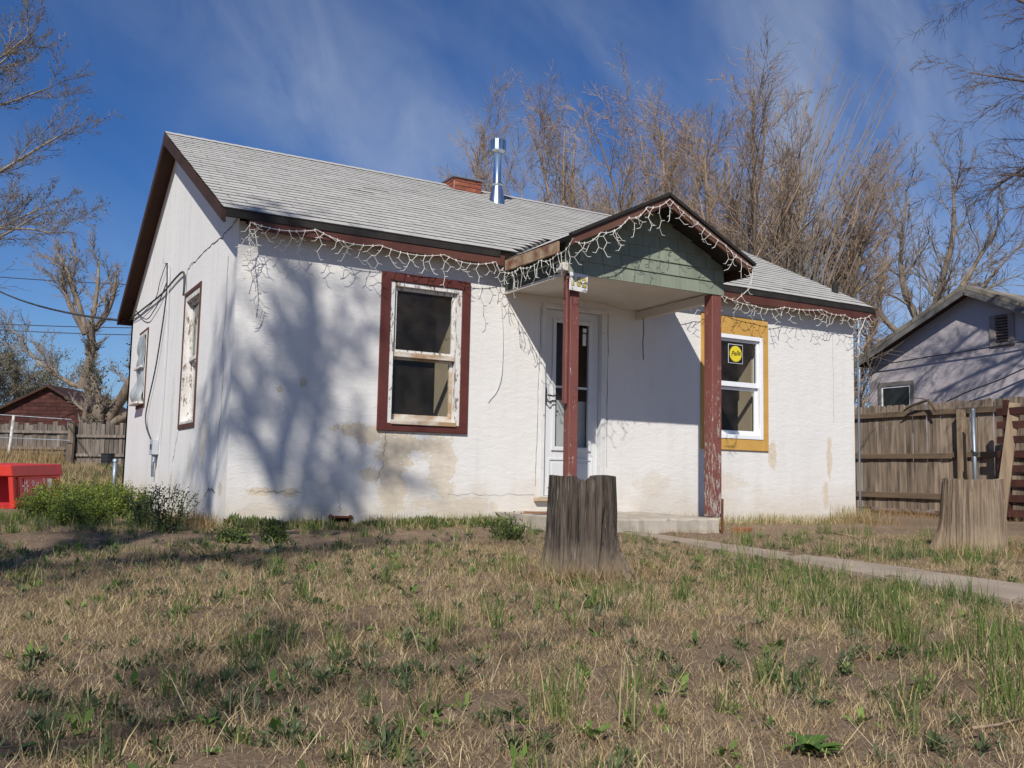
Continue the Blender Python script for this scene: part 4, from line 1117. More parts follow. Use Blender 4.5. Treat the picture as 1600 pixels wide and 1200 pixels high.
mb = MB(); mb.box(-.15, -.05, 1.02 - 3.6, 1.13 - 3.6, -.2, 1.745); mb.build("fence_post", M_postw, fence, bevel=.006)
mb = MB(); mb.box(-.15, -.05, 3.9 - 3.6, 4.0 - 3.6, -.2, 1.70); mb.build("fence_post", M_postw, fence, bevel=.006)
# galvanised pole, in front of the fence
pa, pb = onx(1520, 641, 11.62), onx(1524, 752, 11.62)
d_ = (pb - pa) / (pb[2] - pa[2]); pe = pa + d_ * (-.15 - pa[2])
mb = MB(); mb.tube([pe, pa], .034, 12); mb.lathe([(.036, float(pa[2])), (.036, float(pa[2]) + .02), (.001, float(pa[2]) + .035)], 12, (float(pa[0]), float(pa[1])))
pole = mb.build("steel_pole", M_galvd, smooth=True); tag(pole, "blue grey steel pole standing behind the pale stump", "pole")
mb = MB()
for k in range(3): mb.tube([pb + np.array((0.045 * math.cos(a), .045 * math.sin(a), 1.02 - pb[2] + .02 * k + .03 * math.sin(a))) for a in np.linspace(0, 6.28, 13)], .008, 5)
o = mb.build("wire_tie", M_cable, pole)
# leaning board
pa, pb = onx(1586, 630, 11.55), onx(1562, 800, 11.40)
mb = MB(); mb.bar(pb + np.array((0, 0, -.1)), pa, .16, .07, up=(1, .35, 0))
tag(mb.build("leaning_post", M_postw, bevel=.006), "thick tan board leaning beside the dark red slats", "board")
# dark red slatted panel at the right edge
sp_ = thing("slatted_panel", "dark red panel of horizontal slats at the right edge of the yard", "panel", (11.50, -.55, float(gbase(11.5, -.5))))
sm = MB(); sm.box(-.012, .012, -.75, .75, -.055, .055); sme = sm.mesh("slat", M_slat, bevel=.003)
for k in range(8):
    o = link(bpy.data.objects.new("slat", sme), sp_); o.location = (rng.uniform(-.006, .006), 0, .13 + .218 * k); o.rotation_euler = (rng.gauss(0, .012), 0, 0)
for yy in (-.65, .62):
    mb = MB(); mb.box(.014, .08, yy - .035, yy + .035, -.1, 1.82); mb.build("upright", M_slat, sp_)
# fallen branch over the fence top
bpts = [onx(u, v, 11.86) for u, v in ((1412, 642), (1424, 634), (1440, 628), (1450, 625), (1457, 634), (1462, 643))]
mb = MB(); mb.tube(bpts, [.012, .02, .024, .026, .022, .012], 7); mb.tube([onx(u, v, 11.86) for u, v in ((1450, 626), (1440, 622.5), (1425, 621.5))], [.014, .009, .004], 6)
tag(mb.build("fallen_branch", M_twigd, smooth=True), "crooked dead branch caught on top of the picket fence", "branch")

NX, NRY = 14.0, 2.40
nh = thing("house", "lavender stucco house with a low brown gable behind the picket fence", "house", (14.25, NRY, .1))
npk, nsl, nhalf = 4.28, .455, 2.60
npz = lambda y: npk - .07 - nsl * abs(y - NRY)
mb = MB()
yl, yr = NRY + nhalf - .18, NRY - nhalf + .18
nw = MB()
wy0, wy1, wz1 = 3.77, 4.62, 2.60
def nfrom(p): return (p[0] - 14.25, p[1] - NRY, p[2] - .1)
nw.add([nfrom(p) for p in [(14.25, yl, -.2), (14.25, yr - 1.5, -.2), (14.25, yr - 1.5, 2.2), (14.25, yr, npz(yr)), (14.25, NRY, npz(NRY)), (14.25, yl, npz(yl))]], [(0, 1, 2, 3, 4, 5)])
nw.add([nfrom(p) for p in [(14.25, yl, -.2), (22, yl, -.2), (22, yl, npz(yl)), (14.25, yl, npz(yl))]], [(3, 2, 1, 0)])
nw.build("wall", M_lav, nh)
for s in (1, -1):
    ye = NRY + s * (nhalf + .06); ze = npk - nsl * (nhalf + .06)
    m = MB(); t = .09
    a = [(NX - .02, NRY, npk), (22, NRY, npk), (22, ye, ze), (NX - .02, ye, ze)]
    vs = [nfrom(p) for p in a] + [nfrom((p[0], p[1], p[2] - t)) for p in a]
    f = [(0, 1, 2, 3), (7, 6, 5, 4), (0, 3, 7, 4), (1, 5, 6, 2), (3, 2, 6, 7)]
    if s < 0: pass
    m.add(vs, f); m.build("roof", M_nroof, nh)
# strips of roll roofing on the near rake
for s in (1, -1):
    k = 0; tt = 0.05
    while tt < nhalf:
        w = rng.uniform(.30, .42); w = min(w, nhalf - tt + .04)
        m = MB()
        y0, y1 = NRY + s * tt, NRY + s * (tt + w - .012)
        z0, z1 = npk - nsl * tt, npk - nsl * (tt + w)
        vs = [nfrom(p) for p in [(NX - .045, y0, z0 + .012), (NX - .045, y1, z1 + .016), (NX + .34, y1, z1 + .016), (NX + .34, y0, z0 + .008), (NX - .045, y0, z0 - .075), (NX - .045, y1, z1 - .07)]]
        m.add(vs, [(0, 1, 2, 3) if s < 0 else (3, 2, 1, 0), (4, 5, 1, 0) if s < 0 else (0, 1, 5, 4)]); m.build("rake_shingle", M_nroof, nh); tt += w
mb = MB(); mb.bar(nfrom((NX - .03, NRY, npk - .14)), nfrom((NX - .03, NRY + nhalf, npk - .14 - nsl * nhalf)), .03, .10, up=(0, 0, 1)); mb.bar(nfrom((NX - .03, NRY, npk - .14)), nfrom((NX - .03, NRY - nhalf, npk - .14 - nsl * nhalf)), .03, .10, up=(0, 0, 1)); mb.build("rake_trim", M_ntrim, nh)
mb = MB(); mb.bar(nfrom((NX + .12, NRY, npk - .12)), nfrom((NX + .12, NRY + nhalf, npk - .12 - nsl * nhalf)), .24, .02); mb.bar(nfrom((NX + .12, NRY, npk - .12)), nfrom((NX + .12, NRY - nhalf, npk - .12 - nsl * nhalf)), .24, .02); mb.build("rake_soffit", M_brown, nh)
# its window
T3 = lambda u, d, w: nfrom((14.25 + d, u, w))
nwin = part("window", M_ntrim, nh, lambda m: frame_bars(m, T3, 3.74, 4.58, 1.6, 2.60, .07, .07, .06, .09, -.035, -.001))
part("window_frame", M_vinyl, nwin, lambda m: frame_bars(m, T3, 3.812, 4.508, 1.662, 2.508, .03, .03, .03, .03, -.022, -.002))
part("pane", simple("dark_glass", (.02, .025, .024), (.03, .035, .033), rough=.08, bump=0, spec=.6), nwin, lambda m: slab3(m, T3, 3.843, 4.477, 1.693, 2.477, -.010, -.002), 0)
# its gable vent
vt = part("gable_vent", M_vent, nh, lambda m: (frame_bars(m, T3, 1.60, 2.08, 3.08, 3.66, .12, .11, .06, .02, -.03, -.001)))
mb = MB(); slab3(mb, T3, 1.71, 1.96, 3.14, 3.64, -.004, -.001); mb.build("vent_back", M_black, vt)
lm = MB(); lm.bar((0, -.112, 0), (0, .112, 0), .035, .009, up=(.6, 0, 1)); lme = lm.mesh("louvre", M_vent)
for k in range(9):
    o = link(bpy.data.objects.new("louvre", lme), vt); o.location = Vector(nfrom((14.232, 1.835, 3.175 + .055 * k)))
mb = MB(); mb.tube([nfrom((15.0, 4.25, 3.2)), nfrom((15.0, 4.25, 4.02))], .045, 10); mb.build("vent_pipe", M_galvd, nh)
cable("wall_wire", "dark wire strung across the lavender gable to its vent", "wire", [onx(u, v, 14.15) for u, v in ((1352, 572), (1400, 566), (1460, 556), (1545, 543), (1600, 533), (1640, 524))], .012, M_cable)
cable("wall_wire", "dark wire slanting up to the right low on the lavender wall", "wire", [onx(u, v, 14.1) for u, v in ((1470, 632), (1510, 613), (1560, 594), (1600, 576), (1640, 560))], .013, M_cable)
# utility mast by the neighbour's eave
pa = deep(1341, 498, 21); pb = deep(1341, 700, 21)
mb = MB(); mb.tube([(pa[0], pa[1], .1), (pa[0], pa[1], float(pa[2]) + .55)], .045, 8)
tag(mb.build("utility_mast", M_galvd, smooth=True), "thin grey utility mast between the two houses", "mast")

# ------------------------------------------------------------------ left background
# red toy box
rb = thing("toy_box", "red plastic play box with white flower stickers lying open by the weeds", "toy box", (-1.52, 4.45, 0), math.radians(-22))
# local: x to the right along the near end, y along the length, near right lower corner at the origin
Lb = 1.75
def open_box(prof, y0, y1, rise, th):
    """a sheet profile run along the box, open at the near end, closed at the far end"""
    m = MB(); k = len(prof); vs = [(x, y0, z) for x, z in prof] + [(x, y1, z + rise) for x, z in prof]
    m.add(vs, [(i, i + k, i + 1 + k, i + 1) for i in range(k - 1)]); m.add([vs[i + k] for i in range(k)], [tuple(range(k))])
    return m
rbody = open_box([(-.80, .0), (0, .0), (-.05, .40)], 0, Lb, .02, .02).build("shell", M_red, rb)
sol = rbody.modifiers.new("t", 'SOLIDIFY'); sol.thickness = .018; sol.offset = -1
mb = MB()
def wedge(x0, x1, z0, z1, y0, y1):
    mb.add([(x1, y0, z0), (x1, y1, z0 + .02), (x1 - .03, y1, z1 + .035), (x1 - .03, y0, z1), (x0, y0, z0), (x0, y1, z0 + .02), (x0 + .03, y1, z1 + .035), (x0 + .03, y0, z1)],
           [(0, 1, 2, 3), (3, 2, 6, 7), (7, 6, 5, 4), (0, 3, 7, 4), (1, 5, 6, 2), (0, 4, 5, 1)])
wedge(-.80, -.015, .385, .525, -.03, Lb + .03)
mb.build("lid", M_red, rb, bevel=.012)
mb = MB(); mb.bar((.012, -.005, .05), (.012, Lb, .06), .03, .09); mb.build("skirt", M_red, rb, bevel=.006)
mb = MB(); mb.bar((-.006, -.008, .0), (-.052, -.008, .385), .05, .012, up=(0, 1, 0)); mb.bar((-.80, -.012, .0), (-.42, -.012, .385), .05, .012, up=(0, 1, 0)); mb.build("end_flange", M_red, rb)
mb = MB(); mb.box(-.79, -.02, .35, .36, .02, .39); mb.build("inner_panel", M_redin, rb)
mb = MB(); mb.bar((.0, .16, .115), (.0, 1.48, .13), .012, .02); mb.bar((-.028, .16, .37), (-.028, 1.48, .385), .012, .02); mb.bar((.0, .16, .115), (-.028, .16, .37), .012, .02, up=(0, 1, 0)); mb.bar((.0, 1.48, .13), (-.028, 1.48, .385), .012, .02, up=(0, 1, 0)); mb.build("panel_rim", M_red, rb)
mb = MB()
tilt = math.atan2(.05, .40)
PM = Matrix.Translation((-.004, 0, .02)) @ Matrix.Rotation(-tilt, 4, 'Y')
mb.add([PM @ Vector(p) for p in [(.012, .22, .13), (.012, 1.28, .14), (.012, 1.28, .36), (.012, .22, .36)]], [(0, 1, 2, 3)])
mb.build("sticker_panel", M_pink, rb)
def flower(cy_, cz_, s):
    fl_ = MB(); cen = PM @ Vector((.016, cy_, cz_)); n_ = 36
    rim = []
    for k in range(n_):
        a = 2 * math.pi * k / n_; rr_ = s * (.62 + .38 * math.cos(6 * a))
        rim.append(PM @ Vector((.016, cy_ + rr_ * math.cos(a) * 1.5, cz_ + rr_ * math.sin(a))))
    fl_.add([cen] + rim, [(0, 1 + k, 1 + (k + 1) % n_) for k in range(n_)])
    fl_.build("flower_sticker", M_decal, rb)
    c_ = MB(); c_.add([PM @ Vector((.0175, cy_ + s * .3 * 1.5 * math.cos(t), cz_ + s * .3 * math.sin(t))) for t in np.linspace(0, 6.283, 11)[:-1]], [tuple(range(10))]); c_.build("flower_center", M_pink, rb)
flower(.42, .25, .085); flower(.68, .285, .045); flower(.84, .25, .06); flower(.97, .205, .055); flower(1.08, .32, .045); flower(1.12, .18, .03)
mb = MB(); mb.add([PM @ Vector(p) for p in [(.017, 1.20, .22), (.017, 1.38, .22), (.017, 1.38, .34), (.017, 1.20, .34)]], [(0, 1, 2, 3)]); mb.build("paper_label", M_paper, rb)
# galvanised pipe among the weeds
p = ong(177, 772)
mb = MB(); hp = deep(178, 722, 18.6)
pz_ = float(CAM[2] + (p - CAM) @ _f * (733 - 720) / FPX)
mb.tube([(p[0], p[1], -.1), (p[0], p[1], pz_)], .042, 10)
mb.lathe([(.05, pz_ - .02), (.05, pz_ + .03), (.001, pz_ + .05)], 10, (float(p[0]), float(p[1])))
tag(mb.build("steel_pipe", M_galvd, smooth=True), "short galvanised pipe standing in the yellow green weeds", "pipe")

def gpt(u, d):      # point on the ground at screen column u, depth d
    q = deep(u, 720, d); return np.array((q[0], q[1], float(gbase(q[0], q[1]))))
def fence_run(label, ua, ub, d, h, w, mat_mesh, rails, step_, lean=.03, missing=0.0):
    a, b = gpt(ua, d), gpt(ub, d); v = b - a; L_ = np.linalg.norm(v[:2]); an = math.atan2(v[1], v[0])
    root = thing("plank_fence", label, "fence", a, an)
    x = 0; i = 0
    while x < L_:
        if rng.random() >= missing:
            o = link(bpy.data.objects.new("picket", mat_mesh[i % len(mat_mesh)]), root); o.location = (x, 0, rng.gauss(0, .035)); o.rotation_euler = (0, rng.gauss(0, lean * .3), math.pi / 2 + rng.gauss(0, .03))
        x += step_ * rng.uniform(.97, 1.05); i += 1
    for z in rails:
        m = MB(); m.bar((0, -.05, z), (L_, -.05, z + .02), .05, .09); m.build("rail", M_oldfence, root)
    return root, L_
def old_picket(w, h):
    m = MB(); m.add([(0, -w / 2, -.1), (0, w / 2, -.1), (0, w / 2, h), (0, -w / 2, h), (.02, -w / 2, -.1), (.02, w / 2, -.1), (.02, w / 2, h), (.02, -w / 2, h)], [(3, 2, 1, 0), (4, 5, 6, 7), (0, 1, 5, 4), (1, 2, 6, 5), (2, 3, 7, 6), (3, 0, 4, 7)])
    return m.mesh("picket", M_oldfence)
opk = [old_picket(.13, 1.40), old_picket(.14, 1.36), old_picket(.12, 1.43)]
opk2 = [old_picket(.15, 1.28), old_picket(.16, 1.32), old_picket(.14, 1.25)]
rf, Lr = fence_run("old grey plank fence close to the back corner of the white house", 108, 215, 31.0, 1.4, .13, opk, (.33, .95), .148)
lf, Ll = fence_run("brown plank fence behind the white pole at the far left", -60, 108, 32.0, 1.3, .15, opk2, (.45, 1.0), .16, .05)
q = gpt(108, 30.8); mb = MB(); mb.tube([q + np.array((0, 0, -.1)), q + np.array((.02, 0, .7)), q + np.array((.0, 0, 1.42))], [.13, .12, .10], 9)
tag(mb.build("fence_post", M_barkg), "rough round log post where the two old fences meet", "post")
q = gpt(15, 30.6); mb = MB(); mb.tube([q + np.array((-.06, 0, -.1)), q + np.array((.03, 0, 1.55))], .045, 8)
tag(mb.build("white_pole", M_oldwhite), "thin white pole in front of the far left fence", "pole")
qa, qb = gpt(-40, 30.6), gpt(108, 30.6)
mb = MB(); mb.tube([qa + np.array((0, 0, 1.57)), qb + np.array((0, 0, 1.48))], .016, 6); mb.tube([qa + np.array((0, 0, .82)), qb + np.array((0, 0, .80))], .013, 6)
tag(mb.build("pipe_rail", M_galvd), "long thin pipe rail running before the far left fence", "rail")
# dark plastic bin
bn = thing("plastic_bin", "small black plastic bin standing before the old grey fence", "bin", gpt(168, 29.8), .3)
mb = MB(); mb.lathe([(.17, 0), (.20, .40), (.215, .42), (.215, .45), (.19, .45), (.19, .43), (.16, .05)], 16); mb.build("body", M_binm, bn)
mb = MB(); mb.lathe([(.203, .20), (.208, .20), (.209, .22), (.205, .22)], 16); mb.build("rib", M_binm, bn)

# brick shed with gable
sd_a, sd_b = gpt(-18, 46), gpt(152, 46)
v = sd_b - sd_a; wd = float(np.linalg.norm(v[:2])); an = math.atan2(v[1], v[0])
shed = thing("brick_shed", "dark red brick shed with a plain gable beyond the left fence", "shed", sd_a, an)
mid = wd * .52; ez = 2.35; pk_ = 3.75
mb = MB(); mb.add([(0, 0, -.3), (wd, 0, -.3), (wd, 0, ez), (mid, 0, pk_), (0, 0, ez), (0, 6, -.3), (wd, 6, -.3), (wd, 6, ez), (mid, 6, pk_), (0, 6, ez)], [(0, 1, 2, 3, 4), (1, 6, 7, 2), (9, 8, 7, 6, 5), (5, 0, 4, 9)])
M_shedb = simple("shed_mortar", (.06, .036, .031), (.045, .028, .025), bump=.3)
sw = mb.build("wall", M_shedb, shed)
M_sbrick = simple("dark_brick", (.085, .030, .024), (.055, .022, .019), (2, 2, 2), rnd=.3, rough=.95, bump=.3)
bms_ = MB(); bms_.box(-.195, .195, -.02, .0, -.085, .085); bmesh_ = bms_.mesh("brick", M_sbrick)
cnt = 0; cc_ = 0
z = .1
blist = []
while z < pk_ - .1:
    x0_ = 0 if z < ez else mid * (z - ez) / (pk_ - ez); x1_ = wd if z < ez else wd - (wd - mid) * (z - ez) / (pk_ - ez)
    x = x0_ + .2 + (.2 if cc_ % 2 else 0)
    while x + .2 < x1_:
        blist.append((x, z)); x += .41
    z += .185; cc_ += 1
blist.sort(key=lambda b: -b[1])
for (x, z) in blist[:200]:
    o = link(bpy.data.objects.new("brick", bmesh_), sw); o.location = (x, 0, z)
for s in (0, 1):
    m = MB(); xe = -.3 if s == 0 else wd + .3; sl_ = (pk_ - ez) / mid; zz = ez - .3 * sl_ if s == 0 else ez - .3 * (pk_ - ez) / (wd - mid)
    vs = [(mid, -.3, pk_ + .1), (xe, -.3, zz + .1), (xe, 6.2, zz + .1), (mid, 6.2, pk_ + .1)]
    vs += [(a, b, c - .12) for a, b, c in vs]
    m.add(vs, [(0, 1, 2, 3), (7, 6, 5, 4), (0, 4, 5, 1), (1, 5, 6, 2), (3, 7, 4, 0)]); m.build("roof", M_brown, shed)
# tan outbuilding glimpsed between trunks and the white house
ob_a = gpt(178, 60); ob = thing("outbuilding", "tan outbuilding glimpsed behind the leaning trunks", "shed", ob_a, an)
mb = MB(); mb.box(0, 5, 0, 5, -.3, 2.9); mb.build("wall", simple("tan_boards", (.42, .31, .17), (.34, .25, .14), (1, 1, 6)), ob)
mb = MB(); mb.add([(-.3, -.3, 2.9), (5.3, -.3, 2.9), (5.3, 5.3, 2.9), (-.3, 5.3, 2.9), (2.5, -.3, 4.2), (2.5, 5.3, 4.2)], [(0, 1, 4), (1, 2, 5, 4), (2, 3, 5), (3, 0, 4, 5), (3, 2, 1, 0)]); mb.build("roof", M_nroof, ob)

# power lines at the left
def wire(label, pts):
    m = MB(); m.tube(pts, .02, 5); tag(m.build("power_line", M_cable), label, "power line", "power lines at the left")
hc = np.array((-.1, HW + .1, 2.78))
def sagline(a, b, s, n=16): return [a + (b - a) * t - np.array((0, 0, s * 4 * t * (1 - t))) for t in np.linspace(0, 1, n)]
wire("highest power line, crossing the lone pruned tree near its top", sagline(deep(-60, 428, 40), deep(330, 448, 44), .1))
wire("middle power line, just above the back eave of the white house", sagline(deep(-60, 503, 40), deep(330, 512, 44), .1))
wire("lowest power line, crossing the left trees below the eave", sagline(deep(-60, 512, 40), deep(330, 524, 44), .1))
wire("power line sloping down from the upper left to the house back corner", sagline(deep(-60, 418, 30), hc, .3))

# ------------------------------------------------------------------ trees
def vnorm(a):
    l_ = math.sqrt(a[0] * a[0] + a[1] * a[1] + a[2] * a[2]) or 1
    return (a[0] / l_, a[1] / l_, a[2] / l_)
def grow(segs, rr, p, d, L_, r, lvl, prm):
    n = prm['nseg'][lvl]; st = L_ / n; wob = prm['wob'][lvl]; tr = prm['trop'][lvl]; top = lvl >= prm['levels'] - 1
    rend = r * prm['taper'][lvl]
    for i in range(n):
        d = vnorm((d[0] + rr.gauss(0, wob), d[1] + rr.gauss(0, wob), d[2] + rr.gauss(0, wob) + tr))
        q = (p[0] + d[0] * st, p[1] + d[1] * st, p[2] + d[2] * st)
        ra = r + (rend - r) * i / n; rb_ = r + (rend - r) * (i + 1) / n
        segs.append((lvl, p, q, ra, rb_))
        if not top and (i + 1) / n >= prm['from'][lvl]:
            nc = prm['kids'][lvl]; nc = int(nc) + (1 if rr.random() < nc - int(nc) else 0)
            for _ in range(nc):
                a = rr.gauss(prm['ang'][lvl], prm['ang'][lvl] * .25); az = rr.uniform(0, 6.283)
                ax = vnorm((-d[1], d[0], 0.001)) if abs(d[2]) < .98 else (1, 0, 0)
                bx_ = (d[1] * ax[2] - d[2] * ax[1], d[2] * ax[0] - d[0] * ax[2], d[0] * ax[1] - d[1] * ax[0])
                ca, sa = math.cos(a), math.sin(a); cz_, sz_ = math.cos(az), math.sin(az)
                nd = vnorm(tuple(d[k] * ca + (ax[k] * cz_ + bx_[k] * sz_) * sa for k in range(3)))
                f = rr.uniform(0, 1); pc = (p[0] + (q[0] - p[0]) * f, p[1] + (q[1] - p[1]) * f, p[2] + (q[2] - p[2]) * f)
                ll = L_ * prm['lr'][lvl] * rr.uniform(.65, 1.2) * (1 - prm.get('short', .45) * i / n)
                grow(segs, rr, pc, nd, ll, max(min(rb_ * prm['rr'][lvl] * rr.uniform(.8, 1.1), rb_ * .95), prm['rmin']), lvl + 1, prm)
        p = q
def tubes(segs, k):
    a = np.array([s[1] for s in segs]); b = np.array([s[2] for s in segs]); ra = np.array([s[3] for s in segs]); rb_ = np.array([s[4] for s in segs])
    d = b - a; ln = np.linalg.norm(d, axis=1, keepdims=True); d = d / np.maximum(ln, 1e-9)
    b = b + d * (rb_[:, None] * .4)
    ref = np.where(np.abs(d[:, 2:3]) < .9, np.array([[0, 0, 1.0]]), np.array([[1.0, 0, 0]]))
    s = np.cross(d, ref); s /= np.linalg.norm(s, axis=1, keepdims=True); t = np.cross(d, s)
    th = np.arange(k) * 2 * np.pi / k
    ring = s[:, None, :] * np.cos(th)[None, :, None] + t[:, None, :] * np.sin(th)[None, :, None]
    va = a[:, None, :] + ring * ra[:, None, None]; vb_ = b[:, None, :] + ring * rb_[:, None, None]
    N = len(segs); V = np.concatenate([va, vb_], 1).reshape(-1, 3)
    base = np.arange(N)[:, None] * 2 * k; j = np.arange(k)[None, :]; j2 = (j + 1) % k
    Q = np.stack([base + j, base + j2, base + j2 + k, base + j + k], -1).reshape(-1, 4)
    return V, Q
def leaf_cloud(pts, n_per, size, spread, cols, rr):
    P = np.repeat(np.asarray(pts), n_per, 0); N = len(P)
    P = P + rr.normal(0, spread, (N, 3))
    u = rr.normal(0, 1, (N, 3)); u /= np.linalg.norm(u, axis=1, keepdims=True)
    w = rr.normal(0, 1, (N, 3)); w -= u * (u * w).sum(1, keepdims=True); w /= np.linalg.norm(w, axis=1, keepdims=True)
    sz = size * rr.uniform(.5, 1.3, (N, 1))
    V = np.stack([P, P + u * sz * .5 + w * sz * .3, P + u * sz, P + u * sz * .5 - w * sz * .3], 1).reshape(-1, 3)
    Q = np.arange(4 * N).reshape(-1, 4)
    c = np.asarray(cols)[rr.randint(0, len(cols), N)] * rr.uniform(.75, 1.2, (N, 1))
    return V, Q, np.repeat(c, 4, 0)
def tree(name, label, base, starts, prm, mats, seed, group=None, leaves=None, extra=None, thick=.05):
    rr = random.Random(seed); segs = []
    for (off, d, L_, r) in starts:
        grow(segs, rr, tuple(float(base[k]) + off[k] for k in range(3)), vnorm(d), L_, r, 0, prm)
    root = thing(name, label, "tree", base, group=group)
    B = np.array([float(c) for c in base])
    big = [s for s in segs if s[3] > thick]; small = [s for s in segs if s[3] <= thick]
    V, Q = tubes(big, 8); link(bpy.data.objects.new("trunk", np_mesh("trunk", V - B, Q, None, mats[0], smooth=True)), root)
    mids = [s for s in small if s[3] > .018]; tw = [s for s in small if s[3] <= .018]
    Vs, Qs, o_ = [], [], 0
    for grp, k in ((mids, 5), (tw, 3)):
        if grp:
            V, Q = tubes(grp, k); Vs.append(V); Qs.append(Q + o_); o_ += len(V)
    cr = link(bpy.data.objects.new("crown", np_mesh("crown", np.concatenate(Vs) - B, np.concatenate(Qs), None, mats[1])), root)
    if leaves:
        tips = [s[2] for s in small if s[0] >= prm['levels'] - leaves.get('lev', 1)]
        rs = np.random.RandomState(seed); tips = [tips[i] for i in rs.permutation(len(tips))[:leaves['n']]]
        V, Q, C_ = leaf_cloud(tips, leaves['per'], leaves['size'], leaves['spread'], leaves['cols'], rs)
        link(bpy.data.objects.new("foliage", np_mesh("foliage", V - B, Q, None, M_leafattr, C_)), cr)
    if extra: extra(root, B, rr)
    return root, segs

# four bare elms behind the house: each a sheaf of ascending limbs with fine upright twigs
elm = dict(levels=4, nseg=(11, 6, 3, 1), wob=(.05, .09, .12, .14), trop=(.008, .055, .055, .04), taper=(.16, .25, .4, .5), kids=(2.5, 2.1, 1.9, 0),
           ang=(.60, .55, .6, 0), lr=(.28, .44, .50, .4), rr=(.52, .5, .6, .6), rmin=.0058, short=.40)
elm['from'] = (.22, .12, .1, 0)
rx0, ry0 = float(_r[0]), float(_r[1])
def sheaf(rr, n, L0, L1, r0, spread, tilt, lean=(0, 0)):
    st = []
    for k in range(n):
        u = (k + .5 + rr.uniform(-.3, .3)) / n * 2 - 1; dep = rr.gauss(0, .16)
        lx, fy_ = (u * tilt, dep)
        st.append(((rx0 * u * spread + float(_f[0]) * dep, ry0 * u * spread + float(_f[1]) * dep, 0),
                   (rx0 * lx + float(_f[0]) * fy_ + lean[0], ry0 * lx + float(_f[1]) * fy_ + lean[1], 1), rr.uniform(L0, L1) * (1 - .14 * u * u), r0 * rr.uniform(.75, 1.15)))
    return st
elms = [(895, 25.0, 8, 8.4, 9.8, .10, .40, -.03, "bare elm at the left of the row, rising behind the chimney and flue", 21),
        (965, 26.0, 8, 9.8, 11.0, .14, .32, .0, "tallest bare elm rising behind the middle of the roof", 22),
        (1065, 25.5, 8, 9.4, 10.8, .14, .32, .0, "bare elm rising straight behind the porch peak", 23),
        (1165, 24.0, 8, 8.8, 10.0, .14, .34, .02, "bare elm with dark forked trunk behind the right end of the roof", 24)]
for (u, d, n, L0, L1, r0, tilt, ln, lab, sd) in elms:
    b_ = gpt(u, d); rr = random.Random(sd)
    tree("elm_tree", lab, b_, sheaf(rr, n, L0, L1, r0, .7, tilt, (ln * rx0, ln * ry0)), elm, (M_bark, M_twig), sd, "bare elms behind the house", thick=.045)
# elm with a sheaf of pale suckers
def shoots(root, B, rr):
    segs = []
    for k in range(170):
        droop = k % 4 == 0
        x, y_ = rr.gauss(-.15, .30), rr.gauss(0, .25); L_ = rr.uniform(2.0, 4.2) if droop else rr.uniform(4.0, 8.2)
        z0 = rr.uniform(3.0, 5.4) if droop else rr.uniform(1.6, 3.6)
        if droop: x = rr.gauss(-.75, .55)
        p = (B[0] + x * rx0, B[1] + x * ry0 + y_, B[2] + z0); ln = rr.gauss(.0, .10) if not droop else rr.gauss(-.25, .2)
        d = vnorm((rx0 * ln + rr.gauss(0, .05), ry0 * ln + rr.gauss(0, .05), 1 if not droop else -1)); n = 9
        for i in range(n):
            c = .045 if not droop else -.02
            d = vnorm((d[0] + rr.gauss(0, .045) + rx0 * c, d[1] + rr.gauss(0, .045) + ry0 * c, d[2]))
            q = tuple(p[k2] + d[k2] * L_ / n for k2 in range(3)); r0 = .017 * (1 - i / n) + .006
            segs.append((9, p, q, r0, r0 * .9)); p = q
    V, Q = tubes(segs, 4)
    o = link(bpy.data.objects.new("shoots", np_mesh("shoots", V - B, Q, None, M_shoot)), root); o['kind'] = 'stuff'
b_ = gpt(1246, 22.5); rr = random.Random(28)
tree("elm_tree", "bare elm with a dense sheaf of pale upright shoots right of the porch", b_, sheaf(rr, 7, 7.2, 8.8, .13, .5, .36, (.06 * rx0, .06 * ry0)), elm, (M_bark, M_twig), 28, "bare elms behind the house", extra=shoots, thick=.045)
# shrubby regrowth low behind the roof (yellowish)
sprp = dict(levels=3, nseg=(5, 4, 2), wob=(.12, .14, .16), trop=(.05, .04, .02), taper=(.3, .4, .5), kids=(2.2, 2.0, 0), ang=(.5, .6, 0), lr=(.5, .5, .4), rr=(.6, .6, .6), rmin=.006, short=.3)
sprp['from'] = (.1, .1, 0)
for (u, d, lab, sd) in ((1130, 21, "low yellowish brush growing behind the right slope of the porch", 31), (1205, 20.5, "low tangled brush growing behind the right end of the roof", 32), (1330, 21.5, "loose bare brush growing between the two houses", 33)):
    b_ = gpt(u, d); rr = random.Random(sd); big = 1.0 if sd != 33 else .55
    tree("brush", lab, b_, [((rr.gauss(0, .5), rr.gauss(0, .4), 0), (rr.gauss(0, .35), rr.gauss(0, .35), 1), rr.uniform(2.6, 5.2) * big, .022) for _ in range(26 if sd != 33 else 9)], sprp, (M_bark, M_twig if sd == 33 else M_shoot), sd, None,
         leaves=dict(n=1500, per=2, size=.05, spread=.05, cols=[(.22, .19, .06), (.16, .15, .05)], lev=1) if sd == 31 else None, thick=.0215)
